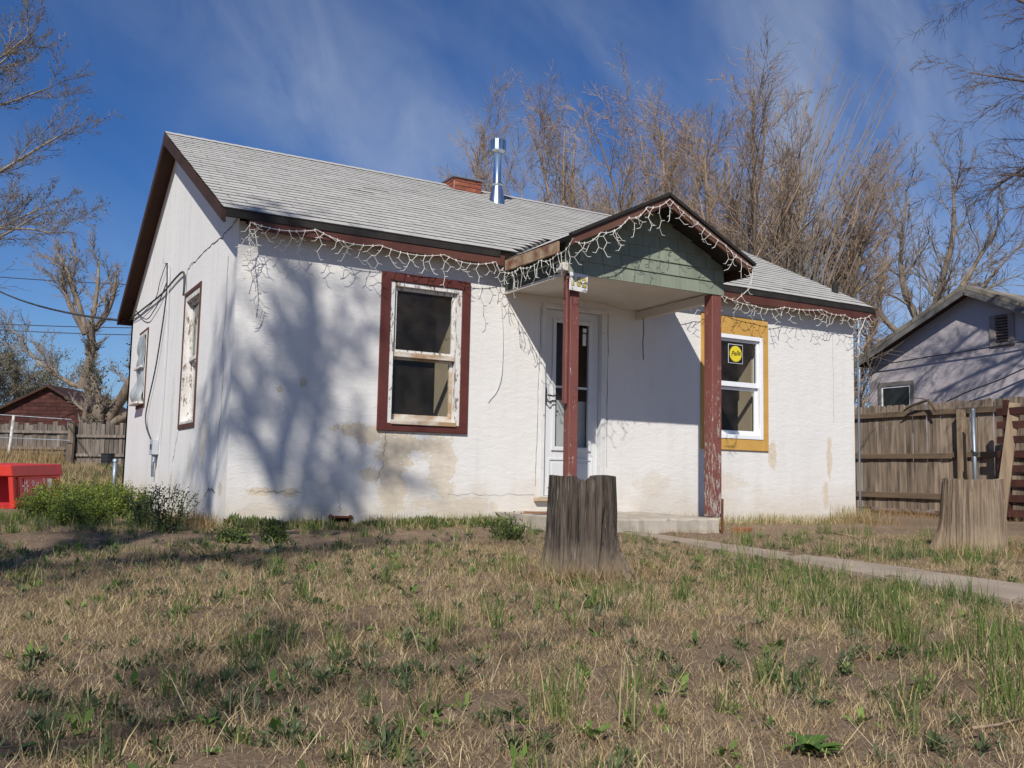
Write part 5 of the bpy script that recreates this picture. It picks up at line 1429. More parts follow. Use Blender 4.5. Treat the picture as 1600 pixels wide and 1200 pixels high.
# spreading tree beyond the neighbour
spr = dict(levels=4, nseg=(9, 7, 5, 3), wob=(.09, .12, .14, .15), trop=(.03, .03, .03, .02), taper=(.2, .25, .4, .5), kids=(1.3, 1.5, 1.6, 0), ang=(.55, .6, .65, 0), lr=(.44, .46, .46, .4), rr=(.5, .5, .6, .6), rmin=.0085, short=.35)
spr['from'] = (.15, .12, .1, 0)
b_ = gpt(1452, 31); rr = random.Random(41)
def rdir(a, up, f=0.0): return (a * rx0 + f * float(_f[0]), a * ry0 + f * float(_f[1]), up)
tree("spreading_tree", "spreading bare tree with thick limbs behind the lavender house roof", b_,
     [((0, 0, 0), rdir(-.03, 1), 6.3, .22), ((.05, 0, 4.6), rdir(-.9, .62), 4.8, .13), ((0, 0, 5.0), rdir(-.35, 1, .2), 5.4, .14), ((0, 0, 5.2), rdir(.1, 1, -.2), 5.6, .15), ((0, 0, 4.8), rdir(.55, .9), 5.6, .14), ((0, 0, 5.0), rdir(1.0, .75, .2), 5.2, .13), ((0, 0, 4.4), rdir(1.2, .35), 4.6, .10)], spr, (M_barkg, M_twigg), 41, thick=.06)
# near tree whose boughs come in at the upper right; its shade falls on the lavender wall
nrt = dict(levels=4, nseg=(9, 7, 5, 3), wob=(.08, .10, .12, .13), trop=(-.02, -.025, -.02, -.02), taper=(.2, .25, .4, .5), kids=(1.4, 1.5, 1.4, 0), ang=(.5, .55, .6, 0), lr=(.40, .44, .46, .4), rr=(.42, .5, .6, .6), rmin=.0034, short=.25)
nrt['from'] = (.1, .1, .1, 0)
b_ = gpt(1915, 12.5)
tree("overhanging_tree", "dark bare tree reaching in from the upper right of the yard", b_,
     [((0, 0, 0), rdir(.02, 1), 8.5, .17)] + [((0, 0, z), rdir(-1, up, f), L_, .050) for z, up, f, L_ in ((4.3, .26, .1, 2.8), (5.0, .32, -.2, 3.0), (5.7, .30, .2, 3.2), (6.5, .28, 0, 3.2), (7.1, .4, .25, 3.0), (5.8, .5, 1.2, 3.2))], nrt, (M_bark, M_twigd), 53, thick=.051)
# left: budding tree near the upper left edge
bud = [(.10, .105, .035), (.14, .14, .05), (.16, .13, .06), (.09, .085, .035)]
lft = dict(levels=4, nseg=(10, 7, 5, 3), wob=(.09, .11, .13, .14), trop=(.015, .04, .04, .03), taper=(.2, .25, .4, .5), kids=(1.4, 1.5, 1.5, 0), ang=(.5, .55, .6, 0), lr=(.38, .44, .46, .4), rr=(.45, .5, .6, .6), rmin=.0042, short=.35)
lft['from'] = (.2, .1, .1, 0)
b_ = gpt(-210, 17)
tree("budding_tree", "tall budding tree reaching in at the upper left corner", b_,
     [((0, 0, 0), rdir(.03, 1), 9.0, .17)] + [((0, 0, z), rdir(1, up, f), L_, .055) for z, up, f, L_ in ((3.6, .25, .1, 3.3), (4.4, .40, -.3, 3.5), (5.0, .5, .2, 3.8), (5.7, .55, -.1, 3.4), (6.3, .8, .3, 3.2), (4.0, .5, .9, 3.2), (7.0, 1.1, .2, 3.0))], lft, (M_bark, M_twigg), 63, leaves=dict(n=2600, per=2, size=.035, spread=.045, cols=bud, lev=2), thick=.056)
# the lone pruned tree with the straight pale trunk
prn = dict(levels=4, nseg=(8, 6, 4, 2), wob=(.12, .14, .15, .16), trop=(.05, .09, .07, .05), taper=(.3, .3, .4, .5), kids=(1.4, 1.7, 1.8, 0), ang=(.6, .6, .6, 0), lr=(.42, .44, .44, .4), rr=(.5, .55, .6, .6), rmin=.0095, short=.1)
prn['from'] = (.3, .15, .1, 0)
b_ = gpt(123, 37)
tree("pruned_tree", "lone old tree with straight pale trunk and pruned crown beyond the fence", b_,
     [((0, 0, -.1), rdir(.01, 1), 3.2, .31), ((.0, 0, 2.9), rdir(.02, 1), 2.6, .24), ((-.05, 0, 5.1), rdir(-.9, .75), 3.4, .12), ((0, 0, 5.2), rdir(-.35, 1), 3.3, .12), ((.05, 0, 5.2), rdir(.15, 1), 3.0, .12), ((.1, 0, 5.1), rdir(.8, .9), 2.7, .14), ((-.1, 0, 3.0), rdir(-1, .42), 3.6, .10)], dict(prn, taper=(.38, .3, .4, .5), wob=(.09, .13, .15, .16)), (M_barkg, M_twigg), 72, thick=.07)
# leaning sawn trunks close to the house corner
lean = dict(levels=4, nseg=(6, 5, 4, 3), wob=(.10, .14, .16, .16), trop=(.03, .05, .06, .04), taper=(.62, .4, .4, .5), kids=(1.5, 1.8, 1.8, 0), ang=(.7, .6, .6, 0), lr=(.42, .5, .45, .4), rr=(.32, .5, .55, .6), rmin=.008, short=.1)
lean['from'] = (.35, .1, .1, 0)
b_ = gpt(146, 34)
tree("leaning_tree", "old sawn tree with thick leaning limbs close behind the back corner of the house", b_,
     [((0, 0, 0), rdir(.28, 1), 2.0, .33), ((.4, 0, 1.6), rdir(.55, 1), 3.0, .22), ((.4, 0, 1.4), rdir(1.0, .62, .2), 2.6, .18), ((.2, 0, 1.8), rdir(-.5, 1), 1.6, .14), ((.7, 0, 2.2), rdir(.75, .9, -.3), 2.6, .17)], lean, (M_barkg, M_twigg), 81,
     leaves=dict(n=600, per=2, size=.10, spread=.08, cols=bud, lev=1), thick=.08)
# hazy green trees at the far left
grn = [(.15, .165, .06), (.19, .20, .075), (.12, .13, .05), (.20, .18, .09)]
hz = dict(levels=5, nseg=(3, 7, 5, 4, 2), wob=(.06, .12, .14, .15, .16), trop=(0, .02, .03, .02, 0), taper=(.8, .25, .35, .4, .5), kids=(2.0, 1.6, 1.7, 1.6, 0), ang=(.55, .55, .6, .6, 0), lr=(1.5, .45, .45, .45, .4), rr=(.6, .5, .5, .6, .6), rmin=.009, short=.3)
hz['from'] = (.3, .2, .15, .1, 0)
b_ = gpt(20, 52)
tree("hazy_tree", "pale green budding tree behind the brick shed", b_, [((0, 0, 0), rdir(.05, 1), 3.4, .22), ((.5, 0, 0), rdir(.35, 1), 3.2, .16)], hz, (M_barkg, M_twigg), 91, leaves=dict(n=3600, per=2, size=.11, spread=.14, cols=grn, lev=1), thick=.08)
b_ = gpt(-45, 48)
tree("hazy_tree", "grey green budding tree at the far left edge behind the fence", b_, [((0, 0, 0), rdir(0, 1), 3.4, .22), ((-.5, 0, 0), rdir(.2, 1), 3.2, .16)], hz, (M_barkg, M_twigg), 95, leaves=dict(n=2400, per=2, size=.11, spread=.14, cols=grn, lev=1), thick=.08)
# trees standing beside and behind the photographer, whose shade falls on the front wall and the lawn
shd = dict(levels=4, nseg=(8, 6, 4, 3), wob=(.08, .12, .13, .14), trop=(.04, .04, .03, .02), taper=(.4, .3, .4, .5), kids=(1.7, 1.9, 1.9, 0), ang=(.55, .6, .6, 0), lr=(.42, .46, .46, .4), rr=(.5, .5, .6, .6), rmin=.008, short=.2)
shd['from'] = (.2, .1, .1, 0)
shd2 = dict(shd, kids=(1.4, 1.5, 1.4, 0), trop=(.02, .01, .01, .0), rmin=.011)
tree("yard_tree", "tall bare yard tree, out of view, that shades the left of the front wall", (-7.0, -9.5, -.3),
     [((0, 0, 0), (.0, .0, 1), 5.8, .24), ((.0, 0, 5.6), (.01, .01, 1), 5.4, .11), ((.05, .0, 10.8), (-.40, 0, 1), 2.0, .06), ((.05, .0, 11.0), (.22, .05, 1), 2.0, .08), ((.0, .0, 9.6), (.8, .2, 1), 1.8, .045), ((.0, .0, 10.2), (.6, .3, 1), 2.2, .05), ((0, 0, 8.6), (.7, .2, 1), 1.9, .045), ((0, 0, 8.2), (-.4, .5, 1), 3.0, .06), ((0, 0, 7.4), (.6, -.3, .9), 2.6, .06)], shd2, (M_bark, M_twig), 101, thick=.05)
tree("yard_tree", "bare yard tree, out of view, that shades the left of the lawn", (-9.4, -12.6, -.3),
     [((0, 0, 0), (.05, .03, 1), 6.0, .20), ((.3, .1, 5.6), (.75, -.1, .8), 3.6, .055), ((.3, .1, 5.8), (.2, .4, 1), 3.8, .06), ((.3, .1, 5.6), (-.7, .2, .9), 3.6, .06)], dict(shd, kids=(1.3, 1.4, 1.4, 0)), (M_bark, M_twig), 104, thick=.05)

# ------------------------------------------------------------------ lawn and weeds
def blades(x, y, h, w, az, lean, col, bend=.5, zoff=None):
    N = len(x); z = gz(x, y) - .006
    if zoff is not None: z = z + zoff
    dx_, dy_ = np.cos(az), np.sin(az); sx_, sy_ = -dy_, dx_
    tw = nr.uniform(0, np.pi, N); sx2 = np.cos(tw) ; sy2 = np.sin(tw)
    base = np.stack([x, y, z], 1)
    side = np.stack([sx2, sy2, np.zeros(N)], 1) * (w / 2)[:, None]
    m_ = base + np.stack([dx_ * h * np.sin(lean) * .45, dy_ * h * np.sin(lean) * .45, h * .55 * np.cos(lean * bend)], 1)
    t_ = base + np.stack([dx_ * h * np.sin(lean), dy_ * h * np.sin(lean), h * np.cos(lean)], 1)
    V = np.stack([base - side, base + side, m_ - side * .8, m_ + side * .8, t_], 1).reshape(-1, 3)
    b5 = np.arange(N)[:, None] * 5
    Q = b5 + np.array([[0, 1, 3, 2]]); T = b5 + np.array([[2, 3, 4]])
    return V, Q, T, np.repeat(col, 5, 0)
def vnoise(x, y, s, seed):
    rs = np.random.RandomState(seed); g_ = rs.rand(64, 64)
    fx, fy = x * s + 1000.3, y * s + 1000.7; ix, iy = np.floor(fx).astype(int), np.floor(fy).astype(int); tx, ty = fx - ix, fy - iy
    tx, ty = tx * tx * (3 - 2 * tx), ty * ty * (3 - 2 * ty); ix %= 64; iy %= 64; jx, jy = (ix + 1) % 64, (iy + 1) % 64
    return (g_[iy, ix] * (1 - tx) + g_[iy, jx] * tx) * (1 - ty) + (g_[jy, ix] * (1 - tx) + g_[jy, jx] * tx) * ty
def sample(n, dmin, dmax, power=1.0, margin=.62):
    """points inside the part of the yard the photo covers, spread evenly over the ground"""
    d = np.sqrt(nr.uniform(dmin ** 2, dmax ** 2, n)) if power == 1 else dmin + (dmax - dmin) * nr.uniform(0, 1, n) ** power
    u = nr.uniform(-margin, margin, n)
    fx, fy = math.sin(-YAW), math.cos(YAW); rx_, ry_ = math.cos(YAW), math.sin(YAW)
    x = CAM[0] + fx * d + rx_ * u * d; y = CAM[1] + fy * d + ry_ * u * d
    return x, y
def clear(x, y):
    ok = ~((x > -.03) & (x < HL + .05) & (y > -.03) & (y < HW + .1))
    ok &= ~((x > 2.70) & (x < 4.63) & (y > -1.33))
    ok &= ~((x > 3.24 - .078 * np.clip(-y - 1.84, 0, 20)) & (x < 3.66 + .066 * np.clip(-y - 1.7, 0, 20)) & (y < -1.2) & (y > -14) & (nr.rand(len(x)) > .012))
    ok &= (np.hypot(x - 1.26, y + 3.81) > .23) & (np.hypot(x - 5.8, y + 3.3) > .28)
    return ok
def lawn_density(x, y):
    """0..1, how much turf grows here"""
    dn = np.clip((vnoise(x, y, 1.1, 1) * .6 + vnoise(x, y, 2.7, 2) * .4 - .22) * 2.6, 0, 1)
    edge = -1.75 + .35 * (vnoise(x, y, 1.3, 3) - .5) * 2
    left = np.clip((edge - y) / .35, 0, 1)
    near = np.where(x < 3.2, left, np.clip((-3.1 + .8 * (vnoise(x, y, .9, 4) - .5) - y) / .8, .0, 1))
    right_strip = np.where((x > 3.8), .05 + .35 * (vnoise(x, y, 1.4, 5) > .60), 0)
    nearr = np.where(x > 3.2, np.maximum(near * np.where(x < 3.3, 1, .8), right_strip), near)
    wallfoot = np.where((y > -.45) & (y < 0), .7, 0)
    return np.clip(np.maximum(dn * nearr + .10 * nearr, wallfoot * vnoise(x, y, 2.1, 6) * 1.3), 0, 1)
Vs, Qs, Ts, Cs, off = [], [], [], [], 0
def put(t):
    global off
    V, Q, T, C_ = t; Vs.append(V); Qs.append(Q + off); Ts.append(T + off); Cs.append(C_); off += len(V)
straw = np.array([(.70, .55, .30), (.63, .48, .25), (.75, .61, .37), (.53, .40, .21), (.54, .39, .19), (.38, .285, .18), (.65, .53, .33), (.28, .20, .125)])
def flush(name, label, cat, mat=None):
    global Vs, Qs, Ts, Cs, off
    o = link(bpy.data.objects.new(name, np_mesh(name, np.concatenate(Vs), np.concatenate(Qs), np.concatenate(Ts) if Ts and sum(len(t) for t in Ts) else None, mat or M_grass, np.concatenate(Cs))))
    Vs, Qs, Ts, Cs, off = [], [], [], [], 0
    return tag(o, label, cat, kind='stuff')
# dry upright tufts
x, y = sample(38000, 1.9, 10.5)
k = clear(x, y) & (nr.rand(len(x)) < lawn_density(x, y)); x, y = x[k], y[k]
verge = np.clip((3.30 - .078 * np.clip(-y - 1.84, 0, 20) - x) / .5, .35, 1) * 1.0; verge = np.where(x > 3.2, .8, verge)
near_st = np.where(np.hypot(x - 1.2, y + 4.2) < .55, .6, 1)
nb_ = nr.randint(5, 15, len(x)); X = np.repeat(x, nb_) + nr.normal(0, .018, nb_.sum()); Y_ = np.repeat(y, nb_) + nr.normal(0, .018, nb_.sum())
hb = np.repeat((nr.gamma(4, .0085, len(x)) + .008) * verge * near_st, nb_) * nr.uniform(.4, 1.3, nb_.sum()); N = len(X)
cl = straw[np.repeat(nr.randint(0, len(straw), len(x)), nb_)] * nr.uniform(.55, 1.4, (N, 1))
put(blades(X, Y_, hb, nr.uniform(.0012, .0026, N), nr.uniform(0, 6.28, N), np.abs(nr.normal(.5, .4, N)), cl))
# matted straw lying on the soil
x, y = sample(270000, 1.9, 10.5); k = clear(x, y) & (nr.rand(len(x)) < np.where(y < -1.9, .30, .05) + .62 * lawn_density(x, y)); x, y = x[k], y[k]; N = len(x)
put(blades(x, y, nr.uniform(.02, .085, N), nr.uniform(.0011, .0026, N), nr.uniform(0, 6.28, N), nr.uniform(1.15, 1.56, N), straw[nr.randint(0, len(straw), N)] * nr.uniform(.4, 1.3, (N, 1)), zoff=nr.uniform(.003, .018, N)))
# a few long arching straws
x, y = sample(1500, 1.9, 9); k = clear(x, y) & (nr.rand(len(x)) < lawn_density(x, y)); x, y = x[k], y[k]; N = len(x)
put(blades(x, y, nr.uniform(.10, .20, N), nr.uniform(.0016, .003, N), nr.uniform(0, 6.28, N), nr.uniform(.6, 1.5, N), straw[nr.randint(0, 3, N)] * nr.uniform(.9, 1.2, (N, 1))))
flush("dry_grass", "patchy dry straw coloured grass matted over the front yard", "grass")
# green tufts: taller and denser to the right of the stump
green = np.array([(.14, .205, .045), (.105, .17, .038), (.175, .235, .062), (.09, .145, .042), (.20, .245, .07)])
x, y = sample(5200, 1.9, 10.0)
fx, fy = math.sin(-YAW), math.cos(YAW); lat = ((x - CAM[0]) * math.cos(YAW) + (y - CAM[1]) * math.sin(YAW)) / ((x - CAM[0]) * fx + (y - CAM[1]) * fy)
pr_ = np.clip(.24 + .42 * np.clip((lat + .05) / .35, 0, 1), 0, 1) * np.clip((vnoise(x, y, 1.9, 9) - .3) * 2.4, .05, 1)
pr_ = np.where(y > -1.75, np.where((y > -.5), .40, .08), pr_); pr_ = np.where((x > 3.75) & (y > -3.6), .05 + .3 * (vnoise(x, y, 1.5, 41) > .62), pr_)
k = clear(x, y) & (nr.rand(len(x)) < pr_); x, y = x[k], y[k]; lat = lat[k]
nb_ = nr.randint(12, 34, len(x)); sc_ = nr.uniform(.5, 1.25, len(x)) * np.where(lat > 0, 1.15, .85)
X = np.repeat(x, nb_) + nr.normal(0, .022, nb_.sum()) * np.repeat(sc_, nb_); Y_ = np.repeat(y, nb_) + nr.normal(0, .022, nb_.sum()) * np.repeat(sc_, nb_); N = len(X)
hb = np.repeat(sc_, nb_) * nr.uniform(.04, .17, N)
cl = green[np.repeat(nr.randint(0, len(green), len(x)), nb_)] * nr.uniform(.75, 1.25, (N, 1)); dryt = nr.rand(N) < .14; cl[dryt] = straw[nr.randint(0, 3, dryt.sum())] * .9
put(blades(X, Y_, hb, nr.uniform(.0026, .0052, N), nr.uniform(0, 6.28, N), np.abs(nr.normal(.30, .28, N)), cl))
flush("green_grass", "scattered green grass tufts, thickest right of the dark stump", "grass")
# low broadleaf weeds: small leaves in flat sprays, grey green, plus the mat at the foot of the wall
def sprays(x, y, size, nl, cols, up=.4, lw=.34):
    N = len(x); n_ = nl; P = np.repeat(np.stack([x, y, gz(x, y)], 1), n_, 0); M_ = len(P); s = np.repeat(size, n_)
    az = nr.uniform(0, 6.28, M_); el = np.abs(nr.normal(up, .32, M_)); rad_ = s * nr.uniform(.0, .55, M_)
    d = np.stack([np.cos(az) * np.cos(el), np.sin(az) * np.cos(el), np.sin(el)], 1)
    P = P + d * rad_[:, None]; ln = s * nr.uniform(.35, .75, M_)
    az2 = az + nr.normal(0, .5, M_); el2 = el + nr.normal(-.1, .4, M_); d2 = np.stack([np.cos(az2) * np.cos(el2), np.sin(az2) * np.cos(el2), np.sin(el2)], 1)
    sd = np.stack([-np.sin(az2), np.cos(az2), nr.normal(0, .35, M_)], 1) * (ln * lw / 2)[:, None]
    V = np.stack([P, P + d2 * ln[:, None] * .5 + sd, P + d2 * ln[:, None], P + d2 * ln[:, None] * .5 - sd], 1).reshape(-1, 3)
    V[:, 2] += .004
    Q = np.arange(4 * M_).reshape(-1, 4); T = np.zeros((0, 3), int)
    c = np.repeat(cols[nr.randint(0, len(cols), N)], n_, 0) * nr.uniform(.7, 1.25, (M_, 1))
    return V, Q, T, np.repeat(c, 4, 0)
sage = np.array([(.125, .165, .075), (.095, .14, .06), (.15, .19, .095), (.08, .125, .045)])
x, y = sample(3600, 1.9, 9.5); k = clear(x, y) & (nr.rand(len(x)) < np.where(y > -1.8, .12, .12 + .75 * np.clip((vnoise(x, y, 1.6, 31) - .42) * 4, 0, 1))) ; x, y = x[k], y[k]; put(sprays(x, y, nr.uniform(.02, .065, len(x)), 44, sage, .55, .26))
x, y = sample(900, 1.9, 7); k = clear(x, y) & (nr.rand(len(x)) < .3) & (y < -1.9); x, y = x[k], y[k]; put(sprays(x, y, nr.uniform(.04, .085, len(x)), 11, green * np.array((.95, 1.08, .95)), .55, .42))
# dead leaves
x, y = sample(2600, 1.9, 9); k = clear(x, y) & (nr.rand(len(x)) < .45); x, y = x[k], y[k]; put(sprays(x, y, nr.uniform(.018, .04, len(x)), 1, np.array([(.30, .15, .07), (.24, .12, .06), (.36, .24, .13)]), .25, .6))
flush("low_weeds", "small grey green weeds and fallen brown leaves dotted through the lawn", "weeds")
# weedy strip at the foot of the front wall
x = nr.uniform(.02, 2.75, 900); y = -.02 - np.abs(nr.normal(0, .17, 900)) ; hgt = np.clip(vnoise(x, y * 0, 3.0, 12), .2, 1); k = (nr.rand(900) < np.where((x > .85) & (x < 1.3), .18, 1.)) & (nr.rand(900) < .72) & (nr.rand(900) < 1.0) if False else (np.abs(x - 1.08) > .2) & (nr.rand(900) < np.clip(.4 + .7 * vnoise(x, y, 1.7, 14), 0, 1)); x, y, hgt = x[k], y[k], hgt[k]
put(sprays(x, y, .05 + .12 * hgt * nr.rand(len(x)), 34, np.concatenate([sage, green]), .95, .26))
x = nr.uniform(-.1, 2.75, 3800); y = -.02 - np.abs(nr.normal(0, .20, 3800)); N = len(x); m_ = nr.rand(N) < .55; cl = np.where(m_[:, None], green[nr.randint(0, 5, N)], straw[nr.randint(0, 7, N)]) * nr.uniform(.75, 1.2, (N, 1))
put(blades(x, y, nr.uniform(.04, .17, N) * np.where(np.abs(x - 1.08) < .22, .45, 1), nr.uniform(.003, .0055, N), nr.uniform(0, 6.28, N), np.abs(nr.normal(.35, .3, N)), cl))
x = nr.uniform(4.7, 8.2, 3000); y = -.02 - np.abs(nr.normal(0, .22, 3000)); N = len(x); m_ = nr.rand(N) < .35; cl = np.where(m_[:, None], green[nr.randint(0, 5, N)], straw[nr.randint(0, 7, N)]) * nr.uniform(.75, 1.2, (N, 1)); put(blades(x, y, nr.uniform(.05, .22, N) * np.where(x > 7.6, 1.5, .8), nr.uniform(.003, .0055, N), nr.uniform(0, 6.28, N), np.abs(nr.normal(.35, .3, N)), cl))
# rusty dry growth at the side corner and along the fence
for (cx_, cy_, n_, sx_, sy_) in ((-.18, .35, 900, .14, .45), (11.75, 2.5, 2600, .35, 1.6), (5.8, -3.5, 700, .32, .25), (1.2, -4.05, 500, .28, .12), (7.9, -.3, 700, .3, .2)):
    x = nr.normal(cx_, sx_, n_); y = nr.normal(cy_, sy_, n_); kk = ~((x > -.02) & (x < HL) & (y > -.02)) & (np.hypot(x - 1.26, y + 3.81) > .23) & (np.hypot(x - 5.8, y + 3.3) > .27); x, y = x[kk], y[kk]; N = len(x)
    rusty = np.array([(.34, .20, .09), (.40, .27, .13), (.46, .34, .19), (.27, .15, .075)]); put(blades(x, y, nr.uniform(.04, .20, N), nr.uniform(.003, .006, N), nr.uniform(0, 6.28, N), np.abs(nr.normal(.55, .35, N)), rusty[nr.randint(0, 4, N)] * nr.uniform(.7, 1.2, (N, 1))))
flush("weeds", "weeds and dry grass growing along the foot of the house walls", "weeds")
# distant dry grass by the far left fence
u = nr.uniform(-30, 200, 5200); dd = nr.uniform(17, 30.5, 5200); lt = (u - 800) / FPX
x = CAM[0] + (fx + math.cos(YAW) * lt) * dd; y = CAM[1] + (fy + math.sin(YAW) * lt) * dd; k = ~((x > -.1) & (y < HW + .2)); x, y = x[k], y[k]; N = len(x)
pn = vnoise(x, y, .35, 22); cl = np.where((pn > .58)[:, None], green[nr.randint(0, 5, N)] * .9, np.array([(.44, .33, .18), (.50, .38, .20), (.38, .28, .14)])[nr.randint(0, 3, N)]) * nr.uniform(.8, 1.15, (N, 1))
put(blades(x, y, nr.uniform(.06, .28, N), nr.uniform(.012, .025, N), nr.uniform(0, 6.28, N), np.abs(nr.normal(.4, .3, N)), cl))
u = nr.uniform(-30, 106, 900); dd = nr.uniform(29.6, 31.4, 900); lt = (u - 800) / FPX; x = CAM[0] + (fx + math.cos(YAW) * lt) * dd; y = CAM[1] + (fy + math.sin(YAW) * lt) * dd; N = len(x)
put(blades(x, y, nr.uniform(.25, .75, N), nr.uniform(.012, .022, N), nr.uniform(0, 6.28, N), np.abs(nr.normal(.2, .2, N)), np.array([(.44, .32, .16), (.38, .27, .13)])[nr.randint(0, 2, N)]))
flush("far_grass", "tall tan grass growing before the far left fences", "grass")

# ------------------------------------------------------------------ weeds that stand out one by one
def weed(name, label, base, H, spread, nst, cols, seed, top=None, lpd=70, lsz=.045, group=None, hang=.0):
    rs = np.random.RandomState(seed); rr = random.Random(seed); segs = []; pts = []; tips = []
    for k in range(nst):
        a = rr.uniform(0, 6.28); rad_ = spread * math.sqrt(rr.random()); p = (base[0] + rad_ * .45 * math.cos(a), base[1] + rad_ * .45 * math.sin(a), base[2] - .01)
        h = H * rr.uniform(.55, 1.0) * (1 - .35 * rad_ / spread); d = vnorm((math.cos(a) * rad_ / H * .7, math.sin(a) * rad_ / H * .7, 1)); n = 5
        for i in range(n):
            d = vnorm((d[0] + rr.gauss(0, .08), d[1] + rr.gauss(0, .08), d[2])); q = tuple(p[j] + d[j] * h / n for j in range(3)); segs.append((0, p, q, .0035, .0028)); 
            pts += [tuple(p[j] + (q[j] - p[j]) * rr.random() for j in range(3)) for _ in range(int(lpd / n * (1.3 - .9 * i / n)))]; p = q
        tips.append(p)
        for _ in range(3):
            e = tuple(p[j] + (rr.gauss(0, .03), rr.gauss(0, .03), -rr.uniform(-.03, .09))[j] for j in range(3)); segs.append((1, tuple(p[j] - d[j] * h * .12 for j in range(3)), e, .0022, .0016)); tips.append(e)
    root = thing(name, label, "weed", base, group=group); B = np.array([float(c) for c in base])
    V, Q = tubes(segs, 4); link(bpy.data.objects.new("stem", np_mesh("stem", V - B, Q, None, M_weedstem)), root)
    V, Q, C_ = leaf_cloud(pts, 1, lsz, .028, cols, rs); V[:, 2] = np.maximum(V[:, 2], base[2] + .004); link(bpy.data.objects.new("leaves", np_mesh("leaves", V - B, Q, None, M_leafattr, C_)), root)
    if top:
        V, Q, C_ = leaf_cloud(tips, top[0], top[1], top[2], top[3], rs); link(bpy.data.objects.new("flower_heads", np_mesh("flower_heads", V - B, Q, None, M_leafattr, C_)), root)
    for c in root.children: c['kind'] = 'stuff'
    return root
M_weedstem = simple("weed_stem", (.10, .13, .05), (.08, .10, .04), rough=.8, bump=0)
ylw = [(.20, .26, .04), (.145, .21, .038), (.26, .29, .05), (.11, .175, .036)]
drk = [(.055, .085, .035), (.07, .10, .04), (.045, .07, .03)]
flw = [(.42, .42, .03), (.32, .36, .04), (.24, .30, .05)]
wd_spots = [(70, 812, .40, .34, "yellow green weed clump nearest the red toy box"), (100, 800, .50, .40, "tall yellow green weed clump behind the first clump by the toy box"), (140, 806, .46, .40, "broad yellow green weed clump in the middle of the patch"), (165, 796, .50, .38, "yellow green weed clump round the steel pipe"), (195, 808, .44, .36, "yellow green weed clump nearest the side wall"), (125, 822, .30, .32, "low green weed clump at the front edge of the patch")]
for i, (u, v_, h, s, lab) in enumerate(wd_spots):
    p = ong(u, v_); weed("mustard_weed", lab, (p[0], p[1], float(gz(p[0], p[1]))), h, s, 60, ylw + drk[:1], 200 + i, (7, .016, .020, flw + ylw), 95, .026, "mustard weeds beside the side wall")
for i, (u, v_, h, s, lab) in enumerate([(228, 826, .50, .17, "dark tall weed with bare seed stalks right of the yellow green patch"), (262, 832, .56, .20, "dark tall weed with bare seed stalks under the tall side window"), (362, 850, .19, .14, "short leafy weed at the front left corner of the house"), (425, 846, .15, .12, "small leafy weed left of the foundation vent"), (795, 846, .30, .20, "bright leafy weed at the left end of the porch slab")]):
    p = ong(u, v_); weed("tall_weed", lab, (p[0], p[1], float(gz(p[0], p[1]))), h, s, 15 if i < 2 else 22, drk if i < 2 else ylw[:2] + drk, 230 + i, (4, .013, .012, drk) if i < 2 else None, 85 if i < 2 else 75, .024 if i < 2 else .022, "leafy weeds along the house")
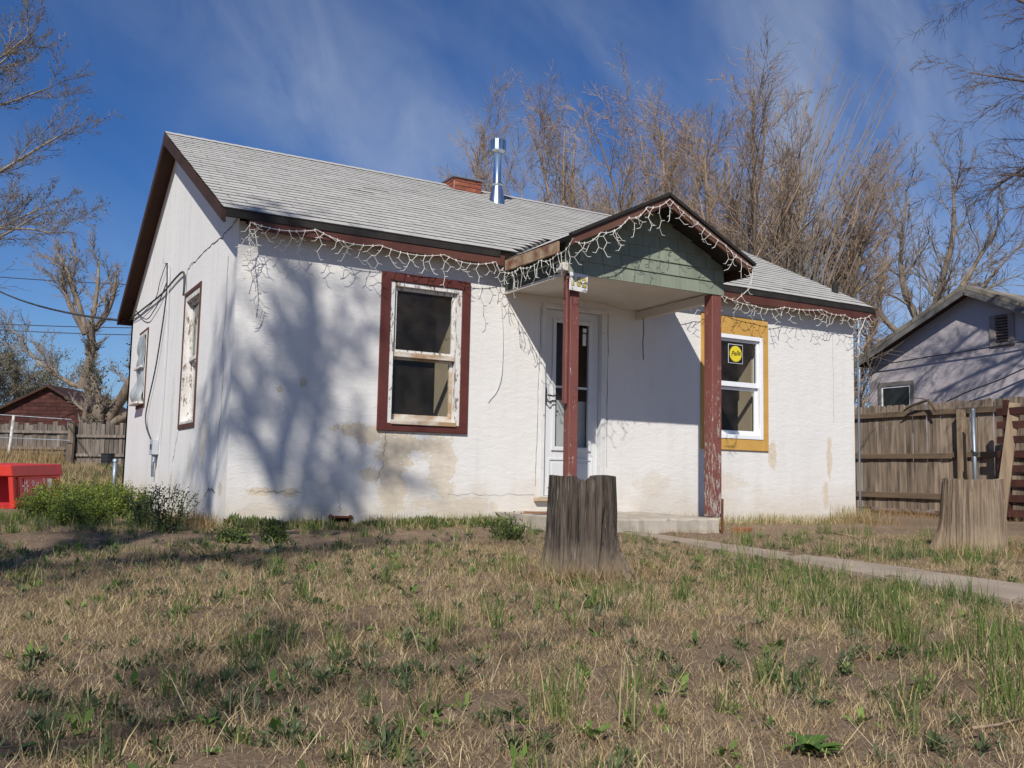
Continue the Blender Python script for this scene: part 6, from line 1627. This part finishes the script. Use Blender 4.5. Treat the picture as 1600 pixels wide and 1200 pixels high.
# broad rosette in the near lawn
def rosette(label, base, R, n, seed):
    rr = random.Random(seed); root = thing("dandelion", label, "weed", base, group="broad leaved rosettes in the lawn")
    for k in range(n):
        a = k * 2.4 + rr.uniform(-.25, .25); ln = R * rr.uniform(.7, 1.15); w = ln * rr.uniform(.26, .36); el = rr.uniform(.12, .95)
        m = MB(); vs = []; ns = 7
        for i in range(ns + 1):
            t = i / ns; ww = w * (math.sin(math.pi * min(1, t * .92 + .06)) ** .75) * .5 * (1 + (.22 if i % 2 else -.10)); e = el - 1.0 * t * t * .9
            px_ = ln * t * math.cos(el * (1 - .4 * t)); pz2 = ln * t * math.sin(el) * (1 - .55 * t)
            vs += [(px_, -ww, pz2 + ww * .45), (px_, 0, pz2), (px_, ww, pz2 + ww * .45)]
        fs = []
        for i in range(ns):
            for j in range(2): fs.append((3 * i + j, 3 * i + 3 + j, 3 * i + 4 + j, 3 * i + 1 + j))
        m.add(vs, fs); o = m.build("leaf", M_rleaf, root, smooth=True); o.rotation_euler = (0, 0, a); o.location = (0, 0, .008)
    return root
M_rleaf = simple("rosette_leaf", (.085, .17, .025), (.055, .115, .02), (18, 18, 18), rnd=.18, rough=.5, bump=.4, bscale=4)
for i, (u, v_, R_w, n, lab) in enumerate([(1265, 1176, .085, 22, "largest bright green rosette at the bottom right of the lawn"), (1288, 1104, .045, 9, "small rosette just above the largest bright green one"), (322, 1142, .055, 9, "rosette low in the shaded left lawn"), (18, 1188, .06, 9, "rosette at the bottom left corner of the lawn"), (345, 1196, .06, 8, "rosette at the bottom edge left of the middle"), (920, 1150, .05, 8, "flat rosette low in the middle of the lawn"), (272, 1136, .04, 8, "tiny rosette beside the shaded left one"), (535, 1055, .045, 8, "bright rosette in the middle left of the lawn"), (990, 922, .06, 10, "rosette at the right foot of the dark stump")]):
    p = ong(u, v_); rosette(lab, (p[0], p[1], float(gz(p[0], p[1]))), R_w, n, 300 + i)

# a few sticks lying about
def stick(label, pts, r, mat, lift=.012):
    P = []
    for u, v in pts:
        p = ong(u, v); P.append((p[0], p[1], float(gz(p[0], p[1])) + lift))
    m = MB(); m.tube(P, [r * (1 - .12 * i) for i in range(len(P))], 6); tag(m.build("stick", mat, smooth=True), label, "stick")
stick("short bleached stick lying on the bare dirt before the front wall", ((412, 866), (424, 864), (437, 864)), .012, M_oldwhite)
stick("pale stick lying across the dirt right of the porch slab", ((1296, 836), (1320, 839), (1345, 843)), .012, M_postw)
stick("dark crooked twig lying low in the middle of the lawn", ((790, 1146), (822, 1140), (850, 1146), (875, 1138)), .006, M_twigd)
stick("thin pale twig lying in the lawn at the right edge", ((1520, 1152), (1560, 1146), (1598, 1135)), .005, M_postw, .03)
stick("thin twig lying behind the dark stump on the reddish dirt", ((1020, 872), (1050, 868), (1078, 871)), .007, M_postw)
